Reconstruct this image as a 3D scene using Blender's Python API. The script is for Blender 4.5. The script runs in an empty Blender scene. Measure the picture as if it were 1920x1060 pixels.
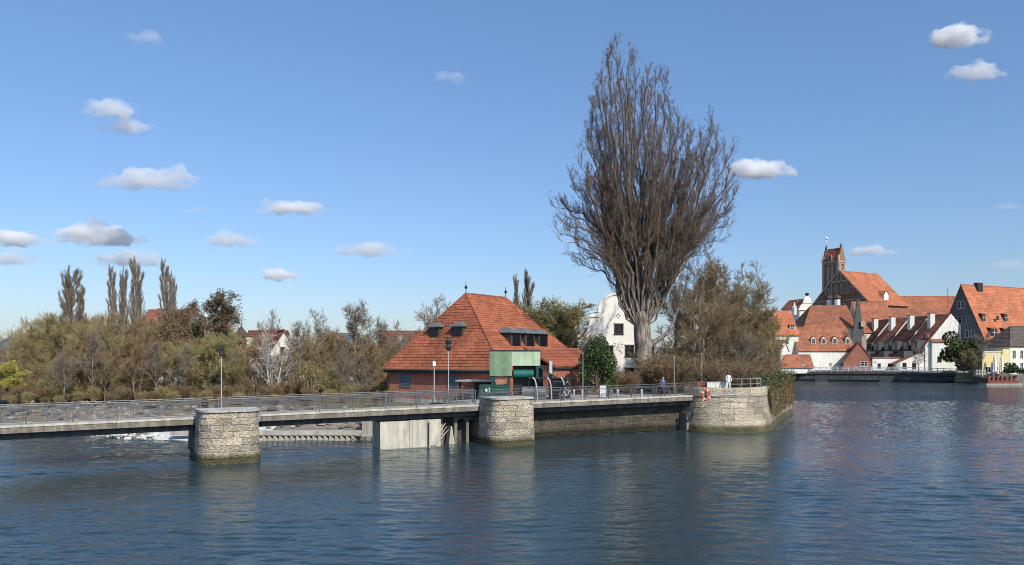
import bpy, math, random
import numpy as np
from mathutils import Vector, Matrix

# ---------------------------------------------------------------- camera, sky, sun, exposure
F = 1450.0                      # focal length in pixels of the 1920 px wide photograph
HZ = 670.0                      # picture row of the horizon
sc = bpy.context.scene
col = sc.collection
cam_d = bpy.data.cameras.new('camera')
cam = bpy.data.objects.new('camera', cam_d)
col.objects.link(cam)
cam.location = (0, 0, 7)
cam.rotation_euler = (math.radians(90), 0, 0)
cam_d.sensor_width = 36
cam_d.lens = F / 1920 * 36
cam_d.shift_y = (HZ - 530) / 1920
cam_d.clip_start = 0.5
cam_d.clip_end = 30000
sc.camera = cam

SUN_AZ = math.atan2(0.54, -0.84)      # clockwise from +Y
SUN_EL = math.radians(41)
w = bpy.data.worlds.new("World")
sc.world = w
w.use_nodes = True
nt = w.node_tree
sky = nt.nodes.new('ShaderNodeTexSky')
sky.sky_type = 'NISHITA'
sky.sun_disc = False
sky.sun_elevation = SUN_EL
sky.sun_rotation = SUN_AZ
sky.altitude = 400
sky.air_density = 1.0
sky.dust_density = 1.0
sky.ozone_density = 4.0
bg = nt.nodes['Background']
bg.inputs[1].default_value = 0.15
tc_ = nt.nodes.new('ShaderNodeTexCoord'); sx_ = nt.nodes.new('ShaderNodeSeparateXYZ'); nt.links.new(tc_.outputs['Generated'], sx_.inputs[0])
hr_ = nt.nodes.new('ShaderNodeValToRGB')      # slightly veiled, bluer horizon of a hazy spring sky
hr_.color_ramp.elements[0].position = 0.0; hr_.color_ramp.elements[0].color = (0.68, 0.675, 0.74, 1)
hr_.color_ramp.elements[1].position = 0.45; hr_.color_ramp.elements[1].color = (0.90, 1.0, 1.05, 1)
nt.links.new(sx_.outputs[2], hr_.inputs[0])
mx_ = nt.nodes.new('ShaderNodeMix'); mx_.data_type = 'RGBA'; mx_.blend_type = 'MULTIPLY'; mx_.inputs[0].default_value = 1
nt.links.new(sky.outputs[0], mx_.inputs[6]); nt.links.new(hr_.outputs[0], mx_.inputs[7])
nt.links.new(mx_.outputs[2], bg.inputs[0])
sd = bpy.data.lights.new('sun', 'SUN')
sd.energy = 4.2
sd.angle = math.radians(0.5)
sd.color = (1, 0.94, 0.85)
so = bpy.data.objects.new('sun', sd)
col.objects.link(so)
sdir = Vector((math.sin(SUN_AZ) * math.cos(SUN_EL), math.cos(SUN_AZ) * math.cos(SUN_EL), math.sin(SUN_EL)))
so.rotation_euler = sdir.to_track_quat('Z', 'Y').to_euler()
so.location = sdir * 50
sc.view_settings.view_transform = 'Standard'
sc.view_settings.look = 'None'
sc.view_settings.gamma = 1
sc.view_settings.use_curve_mapping = False
sc.view_settings.exposure = 0.15
sc.render.engine = 'CYCLES'
sc.cycles.max_bounces = 9
sc.cycles.diffuse_bounces = 2
sc.cycles.glossy_bounces = 3
sc.cycles.transparent_max_bounces = 24
sc.cycles.volume_bounces = 8
sc.cycles.use_denoising = True
sc.cycles.filter_width = 1.0
sc.cycles.caustics_reflective = False
sc.cycles.caustics_refractive = False

R = random.Random(7)
NP = np.random.default_rng(7)

def P(px, py, D):
    "point of the place seen at this pixel of the photograph, D metres down the view"
    return Vector(((px - 960) / F * D, D, 7 - (py - HZ) / F * D))
def X(px, D): return (px - 960) / F * D
def Z(py, D): return 7 - (py - HZ) / F * D

# ---------------------------------------------------------------- materials
MATS = {}
def mat(name, c, rough=0.8, var=0.25, scale=1.0, bump=0.0, bscale=None, metal=0.0, c2=None, kind=None, spec=0.4, island=0.0, detail=5, stain=0.0):
    m = bpy.data.materials.new(name)
    m.use_nodes = True
    t = m.node_tree
    N = t.nodes; L = t.links
    b = N['Principled BSDF']
    b.inputs['Roughness'].default_value = rough
    b.inputs['Metallic'].default_value = metal
    b.inputs['Specular IOR Level'].default_value = spec
    geo = N.new('ShaderNodeNewGeometry')
    pos = geo.outputs['Position']
    nz = N.new('ShaderNodeTexNoise'); nz.inputs['Scale'].default_value = scale; nz.inputs['Detail'].default_value = detail
    nz.inputs['Roughness'].default_value = 0.65
    L.new(pos, nz.inputs['Vector'])
    rp = N.new('ShaderNodeValToRGB')
    rp.color_ramp.elements[0].position = 0.28; rp.color_ramp.elements[1].position = 0.72
    if c2 is None:
        lo = [x * (1 - var) for x in c]; hi = [min(1, x * (1 + var)) for x in c]
    else:
        lo, hi = c, c2
    rp.color_ramp.elements[0].color = (*lo, 1); rp.color_ramp.elements[1].color = (*hi, 1)
    L.new(nz.outputs['Fac'], rp.inputs[0])
    out = rp.outputs[0]
    hgt = nz.outputs['Fac']
    def mul(a, val, fac=1.0):
        mx = N.new('ShaderNodeMix'); mx.data_type = 'RGBA'; mx.blend_type = 'MULTIPLY'; mx.inputs[0].default_value = fac
        L.new(a, mx.inputs[6]); L.new(val, mx.inputs[7]); return mx.outputs[2]
    def ramp(src, p0, c0, p1, c1):
        r = N.new('ShaderNodeValToRGB'); r.color_ramp.elements[0].position = p0; r.color_ramp.elements[1].position = p1
        r.color_ramp.elements[0].color = (*c0, 1); r.color_ramp.elements[1].color = (*c1, 1)
        L.new(src, r.inputs[0]); return r.outputs[0]
    if kind in ('tile', 'brick'):
        uv = N.new('ShaderNodeUVMap')
        bt = N.new('ShaderNodeTexBrick')
        L.new(uv.outputs[0], bt.inputs['Vector'])
        bt.inputs['Scale'].default_value = 1
        if kind == 'tile':
            bt.inputs['Brick Width'].default_value = 0.24; bt.inputs['Row Height'].default_value = 0.36
            bt.inputs['Mortar Size'].default_value = 0.012
            bt.inputs['Color1'].default_value = (0.62, 0.6, 0.58, 1); bt.inputs['Color2'].default_value = (1, 1, 1, 1)
            bt.inputs['Mortar'].default_value = (0.62, 0.6, 0.58, 1)
        else:
            bt.inputs['Brick Width'].default_value = 0.25; bt.inputs['Row Height'].default_value = 0.077
            bt.inputs['Mortar Size'].default_value = 0.009
            bt.inputs['Color1'].default_value = (0.7, 0.68, 0.66, 1); bt.inputs['Color2'].default_value = (1.0, 1.0, 1.0, 1)
            bt.inputs['Mortar'].default_value = (1.25, 1.5, 1.6, 1)
        bt.inputs['Bias'].default_value = 0.1
        out = mul(out, bt.outputs['Color'])
        big = N.new('ShaderNodeTexNoise'); big.inputs['Scale'].default_value = 0.35; big.inputs['Detail'].default_value = 6
        big.inputs['Roughness'].default_value = 0.7
        L.new(pos, big.inputs['Vector'])
        out = mul(out, ramp(big.outputs['Fac'], 0.32, (0.62, 0.64, 0.62), 0.64, (1.12, 1.06, 1.0)))
        hgt = bt.outputs['Fac']
        if kind == 'tile':      # lichen freckles and streaks
            ms_ = N.new('ShaderNodeMapping'); ms_.inputs['Scale'].default_value = (1.6, 0.45, 1); L.new(uv.outputs[0], ms_.inputs[0])
            ln_ = N.new('ShaderNodeTexNoise'); ln_.inputs['Scale'].default_value = 1.6; ln_.inputs['Detail'].default_value = 8; ln_.inputs['Roughness'].default_value = 0.8
            L.new(ms_.outputs[0], ln_.inputs['Vector'])
            lm_ = N.new('ShaderNodeMix'); lm_.data_type = 'RGBA'
            L.new(ramp(ln_.outputs['Fac'], 0.58, (0, 0, 0), 0.75, (0.55, 0.55, 0.55)), lm_.inputs[0]); L.new(out, lm_.inputs[6]); lm_.inputs[7].default_value = (0.36, 0.27, 0.20, 1)
            out = lm_.outputs[2]
    if kind == 'tile':
        o2_ = N.new('ShaderNodeObjectInfo')
        out = mul(out, ramp(o2_.outputs['Random'], 0, (0.80, 0.82, 0.84), 1, (1.12, 1.08, 1.02)))
    if kind == 'stone':      # pitted tufa
        v = N.new('ShaderNodeTexVoronoi'); v.inputs['Scale'].default_value = 8.5
        L.new(pos, v.inputs['Vector'])
        n2 = N.new('ShaderNodeTexNoise'); n2.inputs['Scale'].default_value = 13; n2.inputs['Detail'].default_value = 6; n2.inputs['Roughness'].default_value = 0.75
        L.new(pos, n2.inputs['Vector'])
        out = mul(out, ramp(n2.outputs['Fac'], 0.36, (0.34, 0.32, 0.3), 0.54, (1.05, 1.05, 1.05)))
        out = mul(out, ramp(v.outputs['Distance'], 0.05, (0.55, 0.53, 0.5), 0.3, (1, 1, 1)), 0.7)
        oi = N.new('ShaderNodeObjectInfo')
        out = mul(out, ramp(oi.outputs['Random'], 0, (0.66, 0.66, 0.66), 1, (1.14, 1.1, 1.04)))
        big = N.new('ShaderNodeTexNoise'); big.inputs['Scale'].default_value = 0.5; big.inputs['Detail'].default_value = 4
        L.new(pos, big.inputs['Vector'])
        out = mul(out, ramp(big.outputs['Fac'], 0.35, (0.72, 0.7, 0.66), 0.65, (1.1, 1.08, 1.02)))
        sx = N.new('ShaderNodeSeparateXYZ'); L.new(pos, sx.inputs[0])   # wet band with algae at the waterline
        wn_ = N.new('ShaderNodeMath'); wn_.operation = 'MULTIPLY_ADD'; L.new(n2.outputs['Fac'], wn_.inputs[0]); wn_.inputs[1].default_value = -0.9; L.new(sx.outputs[2], wn_.inputs[2])
        out = mul(out, ramp(wn_.outputs[0], -0.32 + 0.32, (0.24, 0.26, 0.17), 0.30, (1, 1, 1)))
        mx = N.new('ShaderNodeMath'); mx.operation = 'ADD'; L.new(n2.outputs['Fac'], mx.inputs[0]); L.new(v.outputs['Distance'], mx.inputs[1])
        hgt = mx.outputs[0]
    if kind == 'patina':
        uv = N.new('ShaderNodeUVMap')
        mp = N.new('ShaderNodeMapping'); mp.inputs['Scale'].default_value = (3.0, 0.25, 1)
        L.new(uv.outputs[0], mp.inputs[0])
        n2 = N.new('ShaderNodeTexNoise'); n2.inputs['Scale'].default_value = 1.5; n2.inputs['Detail'].default_value = 5
        L.new(mp.outputs[0], n2.inputs['Vector'])
        out = mul(out, ramp(n2.outputs['Fac'], 0.35, (0.75, 0.85, 0.95), 0.65, (1.25, 1.08, 0.7)))
    if kind == 'bark':
        mp = N.new('ShaderNodeMapping'); mp.inputs['Scale'].default_value = (6, 6, 0.8)
        L.new(pos, mp.inputs[0]); 
        n2 = N.new('ShaderNodeTexNoise'); n2.inputs['Scale'].default_value = 1.0; n2.inputs['Detail'].default_value = 5
        L.new(mp.outputs[0], n2.inputs['Vector'])
        out = mul(out, ramp(n2.outputs['Fac'], 0.4, (0.35, 0.33, 0.3), 0.6, (1.15, 1.15, 1.15)))
        hgt = n2.outputs['Fac']
    if stain:
        uv = N.new('ShaderNodeUVMap')
        mp = N.new('ShaderNodeMapping'); mp.inputs['Scale'].default_value = (1.6, 0.22, 1)
        L.new(uv.outputs[0], mp.inputs[0])
        n2 = N.new('ShaderNodeTexNoise'); n2.inputs['Scale'].default_value = 1.2; n2.inputs['Detail'].default_value = 6; n2.inputs['Roughness'].default_value = 0.7
        L.new(mp.outputs[0], n2.inputs['Vector'])
        out = mul(out, ramp(n2.outputs['Fac'], 0.36, (1 - stain,) * 3, 0.6, (1.03, 1.03, 1.03)))
    if island:
        r = ramp(geo.outputs['Random Per Island'], 0, (1 - island,) * 3, 1, (1 + island,) * 3)
        out = mul(out, r)
    L.new(out, b.inputs['Base Color'])
    if bump:
        bp = N.new('ShaderNodeBump'); bp.inputs['Strength'].default_value = bump
        bp.inputs['Distance'].default_value = bscale or 0.03
        L.new(hgt, bp.inputs['Height']); L.new(bp.outputs[0], b.inputs['Normal'])
    MATS[name] = m
    return m

M = MATS
mat('tufa_shaded', (0.12, 0.108, 0.088), kind='stone', bump=1.0, bscale=0.06, var=0.25, scale=2.5)  # quay stone with under-deck shade painted in, beyond where the deck's shadow reaches
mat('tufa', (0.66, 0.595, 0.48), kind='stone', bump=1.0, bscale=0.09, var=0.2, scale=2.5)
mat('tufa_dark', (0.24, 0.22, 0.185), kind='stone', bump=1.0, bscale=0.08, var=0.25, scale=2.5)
mat('mortar', (0.10, 0.095, 0.085), bump=0.3)
mat('concrete', (0.46, 0.44, 0.385), stain=0.35, bump=0.3, scale=1.5, var=0.2)
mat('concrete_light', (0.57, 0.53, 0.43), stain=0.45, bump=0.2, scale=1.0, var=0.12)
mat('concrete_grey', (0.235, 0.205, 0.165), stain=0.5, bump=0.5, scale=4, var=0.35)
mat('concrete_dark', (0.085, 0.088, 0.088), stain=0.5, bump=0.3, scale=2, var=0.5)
mat('rail_metal', (0.13, 0.132, 0.135), rough=0.5, metal=0.4, var=0.2, scale=3)
mat('dark_metal', (0.04, 0.042, 0.045), rough=0.5, metal=0.4)
mat('grey_metal', (0.16, 0.175, 0.18), rough=0.45, metal=0.5, var=0.15)
mat('light_metal', (0.55, 0.56, 0.57), rough=0.45, metal=0.3, var=0.1)
mat('green_metal', (0.012, 0.055, 0.048), rough=0.45, var=0.3, scale=2)
mat('green_bright', (0.015, 0.13, 0.10), rough=0.4, var=0.2, scale=2)
mat('patina', (0.27, 0.41, 0.30), kind='patina', rough=0.6, var=0.15, scale=1.5, stain=0.2)
mat('patina_light', (0.42, 0.54, 0.36), rough=0.6, var=0.12, scale=0.8, stain=0.2)
mat('copper', (0.45, 0.22, 0.14), rough=0.5, metal=0.5)
mat('brick', (0.40, 0.15, 0.10), kind='brick', var=0.25, scale=3, bump=0.3, bscale=0.008)
mat('brick_church', (0.27, 0.145, 0.10), kind='brick', var=0.4, scale=1.2)
mat('brick_pale', (0.42, 0.33, 0.25), var=0.3, scale=1.5)
mat('tile_red', (0.40, 0.135, 0.072), kind='tile', var=0.3, scale=6, island=0.10, bump=0.3, bscale=0.02)
mat('tile_orange', (0.52, 0.19, 0.098), kind='tile', var=0.14, scale=2, island=0.08)
mat('tile_rust', (0.42, 0.165, 0.095), kind='tile', var=0.2, scale=1.2, island=0.10)
mat('tile_brown', (0.23, 0.085, 0.052), kind='tile', var=0.35, scale=1.2, island=0.2)
mat('tile_dark', (0.12, 0.10, 0.09), kind='tile', var=0.3, scale=2)
mat('slate', (0.075, 0.08, 0.082), rough=0.6, var=0.3, scale=1.5)
mat('zinc', (0.19, 0.22, 0.21), rough=0.45, metal=0.4, var=0.35, scale=2.5)
mat('white_plaster', (0.76, 0.745, 0.67), var=0.08, scale=0.6, stain=0.22, bump=0.1)
mat('limewash', (0.84, 0.82, 0.735), var=0.05, scale=0.8, stain=0.08, bump=0.1)
mat('cream_plaster', (0.72, 0.74, 0.60), var=0.06, scale=0.5, stain=0.15)
mat('yellow_plaster', (0.74, 0.62, 0.30), var=0.08, scale=0.5, stain=0.15)
mat('grey_plaster', (0.12, 0.125, 0.115), var=0.12, scale=0.5, stain=0.2)
mat('grey_fascia', (0.55, 0.55, 0.53), var=0.12)
mat('glass', (0.012, 0.013, 0.015), rough=0.12, var=0.2, spec=0.35)
mat('frame_white', (0.75, 0.74, 0.70), var=0.05)
mat('frame_dark', (0.05, 0.045, 0.04), var=0.2)
mat('bark_grey', (0.27, 0.24, 0.20), kind='bark', bump=0.8, bscale=0.12, var=0.25, scale=1)
mat("bark_brown", (0.20, 0.165, 0.125), kind='bark', bump=0.5, bscale=0.05, var=0.3, scale=1)
mat('bark_birch', (0.62, 0.58, 0.52), kind='bark', var=0.2, scale=2)
mat('twig_brown', (0.26, 0.19, 0.105), var=0.35, scale=0.8, island=0.45)
mat('twig_grey', (0.25, 0.205, 0.155), var=0.3, scale=0.8, island=0.45)
mat('twig_olive', (0.30, 0.24, 0.11), var=0.3, scale=0.6, island=0.45)
mat('twig_rust', (0.26, 0.175, 0.09), var=0.3, scale=0.6, island=0.45)
mat('bud_brown', (0.15, 0.098, 0.055), var=0.4, scale=2, island=0.5)
mat('bud_olive', (0.29, 0.25, 0.09), var=0.3, scale=0.5, island=0.4)
mat('bud_green', (0.26, 0.265, 0.10), var=0.3, scale=0.5, island=0.4)
mat('bud_yellow', (0.45, 0.43, 0.08), var=0.25, scale=0.5, island=0.4)
mat('leaf_dark', (0.055, 0.088, 0.026), rough=0.5, var=0.4, scale=1.5, island=0.6)
mat('twig_poplar', (0.165, 0.125, 0.09), var=0.35, scale=0.8, island=0.45)
mat('bud_poplar', (0.14, 0.09, 0.058), var=0.4, scale=2, island=0.5)
mat('limb_bark', (0.13, 0.105, 0.083), kind='bark', var=0.3, scale=1)
def poplar_bark():
    m = mat('poplar_bark', (0.30, 0.265, 0.22), kind='bark', bump=0.9, bscale=0.12, var=0.25, scale=1)
    t = m.node_tree; N = t.nodes; L = t.links; b = N['Principled BSDF']; src = b.inputs['Base Color'].links[0].from_socket
    g = N.new('ShaderNodeNewGeometry'); s = N.new('ShaderNodeSeparateXYZ'); L.new(g.outputs['Position'], s.inputs[0])
    nz = N.new('ShaderNodeTexNoise'); nz.inputs['Scale'].default_value = 0.7; L.new(g.outputs['Position'], nz.inputs['Vector'])
    ad = N.new('ShaderNodeMath'); ad.operation = 'MULTIPLY_ADD'; L.new(nz.outputs['Fac'], ad.inputs[0]); ad.inputs[1].default_value = 6; L.new(s.outputs[2], ad.inputs[2])
    mr = N.new('ShaderNodeMapRange'); L.new(ad.outputs[0], mr.inputs[0]); mr.inputs[1].default_value = 10; mr.inputs[2].default_value = 22
    mx = N.new('ShaderNodeMix'); mx.data_type = 'RGBA'; mx.blend_type = 'MULTIPLY'; L.new(mr.outputs[0], mx.inputs[0]); L.new(src, mx.inputs[6]); mx.inputs[7].default_value = (0.50, 0.44, 0.40, 1)   # young bark higher up is darker
    L.new(mx.outputs[2], b.inputs['Base Color'])
poplar_bark()
mat('leaf_ivy', (0.075, 0.095, 0.028), rough=0.5, var=0.5, scale=1.2, island=0.6)
mat('leaf_dry', (0.32, 0.24, 0.11), var=0.4, scale=1.2, island=0.6)
mat('soil', (0.10, 0.08, 0.055), c2=(0.16, 0.14, 0.075), scale=0.4, bump=0.5)
mat('paving', (0.30, 0.285, 0.25), var=0.15, scale=1.5)
mat('gravel', (0.13, 0.10, 0.07), c2=(0.30, 0.255, 0.19), scale=3, bump=0.8)
mat('rock', (0.24, 0.21, 0.175), var=0.45, scale=1.5, island=0.35, bump=0.5)
mat('pale_rock', (0.62, 0.60, 0.54), var=0.2, scale=1.5, island=0.25)
mat('pebbles', (0.72, 0.70, 0.64), c2=(0.40, 0.38, 0.34), scale=6, bump=0.8)
mat('tan_stone', (0.50, 0.39, 0.24), var=0.2, scale=1.5, stain=0.3)
mat('rust_steel', (0.22, 0.075, 0.05), var=0.35, scale=2, stain=0.3)
mat('white_paint', (0.80, 0.80, 0.80), var=0.04)
mat('white_cloth', (0.78, 0.77, 0.76), var=0.06, scale=4, bump=0.3)
mat('orange', (0.75, 0.13, 0.04), rough=0.5, var=0.1)
mat('skin', (0.55, 0.33, 0.24), var=0.08)
mat('hair_brown', (0.09, 0.055, 0.035), var=0.2)
mat('hair_blond', (0.42, 0.30, 0.16), var=0.2)
mat('cloth_black', (0.018, 0.018, 0.022), var=0.3)
mat('cloth_blue', (0.10, 0.14, 0.25), var=0.2)
mat('cloth_mauve', (0.20, 0.09, 0.12), var=0.2)
mat('cloth_tan', (0.45, 0.34, 0.24), var=0.2)
mat('rubber', (0.02, 0.02, 0.02))
mat('wood', (0.35, 0.22, 0.12), var=0.3)
mat('dark_hill', (0.10, 0.13, 0.15), var=0.2, scale=0.02)

def water_mat():
    m = bpy.data.materials.new('water'); m.use_nodes = True
    t = m.node_tree; N = t.nodes; L = t.links; b = N['Principled BSDF']
    b.inputs['Base Color'].default_value = (0.022, 0.043, 0.052, 1)
    b.inputs['Roughness'].default_value = 0.03
    b.inputs['IOR'].default_value = 1.333
    b.inputs['Specular IOR Level'].default_value = 0.5
    g = N.new('ShaderNodeNewGeometry')
    def layer(sx, sy, rot, scale, detail, rough, w=0.0, dist=0.0):
        mp = N.new('ShaderNodeMapping'); mp.inputs['Scale'].default_value = (sx, sy, 1); mp.inputs['Rotation'].default_value = (0, 0, rot)
        L.new(g.outputs['Position'], mp.inputs[0])
        n = N.new('ShaderNodeTexNoise'); n.inputs['Scale'].default_value = scale; n.inputs['Detail'].default_value = detail
        n.inputs['Roughness'].default_value = rough; n.inputs['Distortion'].default_value = dist
        L.new(mp.outputs[0], n.inputs['Vector']); return n.outputs['Fac']
    def mth(op, a, bb):
        n = N.new('ShaderNodeMath'); n.operation = op
        for i, v in enumerate((a, bb)):
            if isinstance(v, (int, float)): n.inputs[i].default_value = v
            else: L.new(v, n.inputs[i])
        return n.outputs[0]
    fine = layer(0.75, 1.15, 0.15, 3.1, 4, 0.6, dist=0.4)
    mid = layer(0.6, 1.25, -0.2, 1.25, 3, 0.55, dist=0.3)
    big = layer(0.5, 1.0, 0.1, 0.28, 2, 0.5)
    patch = layer(0.35, 1.0, 0.08, 0.10, 3, 0.6, dist=0.5)
    pr = N.new('ShaderNodeMapRange'); L.new(patch, pr.inputs[0]); pr.inputs[1].default_value = 0.35; pr.inputs[2].default_value = 0.65
    pr.inputs[3].default_value = 0.55; pr.inputs[4].default_value = 1.25
    h = mth('ADD', mth('MULTIPLY', fine, 0.035), mth('MULTIPLY', mid, 0.045))
    sy_ = N.new('ShaderNodeSeparateXYZ'); L.new(g.outputs['Position'], sy_.inputs[0])
    fr_ = N.new('ShaderNodeMapRange'); L.new(sy_.outputs[1], fr_.inputs[0]); fr_.inputs[1].default_value = 60; fr_.inputs[2].default_value = 128; fr_.inputs[3].default_value = 1; fr_.inputs[4].default_value = 6
    h = mth('MULTIPLY', mth('MULTIPLY', h, pr.outputs[0]), fr_.outputs[0])
    h = mth('ADD', h, mth('MULTIPLY', big, 0.05))
    bp = N.new('ShaderNodeBump'); bp.inputs['Strength'].default_value = 1.0; bp.inputs['Distance'].default_value = 1.0
    L.new(h, bp.inputs['Height']); L.new(bp.outputs[0], b.inputs['Normal'])
    MATS['water'] = m
water_mat()

def cloud_mat(name, dens):
    m = bpy.data.materials.new(name); m.use_nodes = True
    t = m.node_tree; N = t.nodes; L = t.links
    out = N['Material Output']; N.remove(N['Principled BSDF'])
    v = N.new('ShaderNodeVolumeScatter'); v.inputs['Color'].default_value = (1, 1, 1, 1)
    v.inputs['Density'].default_value = dens; v.inputs['Anisotropy'].default_value = 0.0
    tc = N.new('ShaderNodeTexCoord'); g = N.new('ShaderNodeNewGeometry')
    mp = N.new('ShaderNodeMapping'); mp.inputs['Scale'].default_value = (0.013, 0.013, 0.026); L.new(g.outputs['Position'], mp.inputs[0])
    n = N.new('ShaderNodeTexNoise'); n.inputs['Scale'].default_value = 1; n.inputs['Detail'].default_value = 5; n.inputs['Roughness'].default_value = 0.62
    L.new(mp.outputs[0], n.inputs['Vector'])
    c = N.new('ShaderNodeVectorMath'); c.operation = 'DISTANCE'; L.new(tc.outputs['Generated'], c.inputs[0]); c.inputs[1].default_value = (0.5, 0.5, 0.42)
    def mth(op, a, bb, clamp=False):
        k = N.new('ShaderNodeMath'); k.operation = op; k.use_clamp = clamp
        for i, x in enumerate((a, bb)):
            if isinstance(x, (int, float)): k.inputs[i].default_value = x
            else: L.new(x, k.inputs[i])
        return k.outputs[0]
    f = mth('SUBTRACT', 1.0, mth('MULTIPLY', c.outputs['Value'], 2.0))
    f = mth('ADD', mth('MULTIPLY', f, 0.9), mth('MULTIPLY', mth('SUBTRACT', n.outputs['Fac'], 0.5), 3.6))
    f = mth('ADD', f, 0.18, True)
    L.new(mth('MULTIPLY', f, dens), v.inputs['Density'])
    L.new(v.outputs[0], out.inputs['Volume'])
    m.cycles.volume_step_rate = 0.35
    MATS[name] = m
cloud_mat('cloud_thick', 0.048); cloud_mat('cloud_thin', 0.024); cloud_mat('cloud_faint', 0.010)

# ---------------------------------------------------------------- helpers
def tag(o, label=None, cat=None, group=None, kind=None):
    if label: o['label'] = label
    if cat: o['category'] = cat
    if group: o['group'] = group
    if kind: o['kind'] = kind
    return o

def empty(name, loc=(0, 0, 0), rz=0.0, label=None, cat=None, group=None, rot=None):
    o = bpy.data.objects.new(name, None)
    o.location = loc
    o.rotation_euler = rot if rot else (0, 0, rz)
    col.objects.link(o)
    return tag(o, label, cat, group)

class MB:
    def __init__(self):
        self.v = []; self.f = []; self.m = []; self.mi = 0
    def add(self, vs, fs):
        n = len(self.v)
        self.v += [tuple(x) for x in vs]
        for f in fs:
            self.f.append([n + i for i in f]); self.m.append(self.mi)
        return self
    def box(self, x0, y0, z0, x1, y1, z1, T=None):
        vs = [Vector((x, y, z)) for z in (z0, z1) for x, y in ((x0, y0), (x1, y0), (x1, y1), (x0, y1))]
        if T: vs = [T @ v for v in vs]
        return self.add(vs, [(3, 2, 1, 0), (4, 5, 6, 7), (0, 1, 5, 4), (1, 2, 6, 5), (2, 3, 7, 6), (3, 0, 4, 7)])
    def prism(self, poly, z0, z1, T=None, top=True, bottom=True):
        "poly counter-clockwise list of (x, y)"
        n = len(poly)
        a = [Vector((p[0], p[1], z0)) for p in poly]; b = [Vector((p[0], p[1], z1)) for p in poly]
        vs = a + b
        if T: vs = [T @ v for v in vs]
        fs = [(i, (i + 1) % n, n + (i + 1) % n, n + i) for i in range(n)]
        if top: fs.append(tuple(range(n, 2 * n)))
        if bottom: fs.append(tuple(range(n - 1, -1, -1)))
        return self.add(vs, fs)
    def solid(self, quad, thick):
        "four (or three) points and a thickness vector"
        q = [Vector(p) for p in quad]; t = Vector(thick); n = len(q)
        vs = q + [p + t for p in q]
        fs = [tuple(range(n - 1, -1, -1)), tuple(range(n, 2 * n))] + [(i, (i + 1) % n, n + (i + 1) % n, n + i) for i in range(n)]
        return self.add(vs, fs)
    def tube(self, pts, rad, n=6, cap=True):
        pts = [Vector(p) for p in pts]
        if not isinstance(rad, (list, tuple)): rad = [rad] * len(pts)
        base = len(self.v); prev = None
        vs = []
        for i, p in enumerate(pts):
            a = (pts[min(i + 1, len(pts) - 1)] - pts[max(i - 1, 0)])
            if a.length < 1e-6: a = Vector((0, 0, 1))
            a.normalize()
            if prev is None:
                u = a.orthogonal().normalized()
            else:
                u = (prev - a * prev.dot(a))
                u = u.normalized() if u.length > 1e-5 else a.orthogonal().normalized()
            prev = u
            v = a.cross(u)
            for k in range(n):
                t = 2 * math.pi * k / n
                vs.append(p + (u * math.cos(t) + v * math.sin(t)) * rad[i])
        fs = []
        for i in range(len(pts) - 1):
            for k in range(n):
                fs.append((i * n + k, i * n + (k + 1) % n, (i + 1) * n + (k + 1) % n, (i + 1) * n + k))
        if cap:
            fs.append(tuple(range(n - 1, -1, -1))); fs.append(tuple((len(pts) - 1) * n + k for k in range(n)))
        return self.add(vs, fs)
    def lathe(self, c, prof, n=12):
        "prof: list of (radius, z) from bottom to top round the vertical through c"
        c = Vector(c); vs = []
        for r, z in prof:
            for k in range(n):
                t = 2 * math.pi * k / n
                vs.append(c + Vector((r * math.cos(t), r * math.sin(t), z)))
        fs = []
        for i in range(len(prof) - 1):
            for k in range(n):
                fs.append((i * n + k, i * n + (k + 1) % n, (i + 1) * n + (k + 1) % n, (i + 1) * n + k))
        fs.append(tuple(range(n - 1, -1, -1))); fs.append(tuple((len(prof) - 1) * n + k for k in range(n)))
        return self.add(vs, fs)
    def mesh(self, name, mats, smooth=False):
        me = bpy.data.meshes.new(name)
        me.from_pydata(self.v, [], self.f)
        if not isinstance(mats, (list, tuple)): mats = [mats]
        for m in mats: me.materials.append(MATS[m])
        if len(mats) > 1: me.polygons.foreach_set('material_index', self.m)
        if smooth: me.polygons.foreach_set('use_smooth', [True] * len(self.f))
        # metric UVs: u along the horizontal tangent of each face, v up its slope, in metres
        uv = me.uv_layers.new(name='UVMap')
        nl = len(me.loops)
        vi = np.empty(nl, np.int32); me.loops.foreach_get('vertex_index', vi)
        co = np.empty(len(me.vertices) * 3); me.vertices.foreach_get('co', co); co = co.reshape(-1, 3)
        nf = len(me.polygons)
        nn = np.empty(nf * 3); me.polygons.foreach_get('normal', nn); nn = nn.reshape(-1, 3)
        lt = np.empty(nf, np.int32); me.polygons.foreach_get('loop_total', lt)
        nl_ = np.repeat(nn, lt, axis=0)
        t = np.stack([-nl_[:, 1], nl_[:, 0], np.zeros(nl)], 1)
        l = np.linalg.norm(t, axis=1)
        bad = l < 1e-3
        t[bad] = (1, 0, 0); l[bad] = 1
        t /= l[:, None]
        b = np.cross(nl_, t)
        p = co[vi]
        uvs = np.stack([(p * t).sum(1), (p * b).sum(1)], 1).astype(np.float32)
        uv.data.foreach_set('uv', uvs.ravel())
        me.update()
        return me
    def build(self, name, mats, parent=None, smooth=False, **kw):
        o = bpy.data.objects.new(name, self.mesh(name, mats, smooth))
        if parent: o.parent = parent
        col.objects.link(o)
        return tag(o, **kw)

def inst(me, name, parent=None, loc=(0, 0, 0), rot=(0, 0, 0), scale=(1, 1, 1), **kw):
    o = bpy.data.objects.new(name, me)
    o.parent = parent; o.location = loc; o.rotation_euler = rot; o.scale = scale
    col.objects.link(o)
    return tag(o, **kw)

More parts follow.
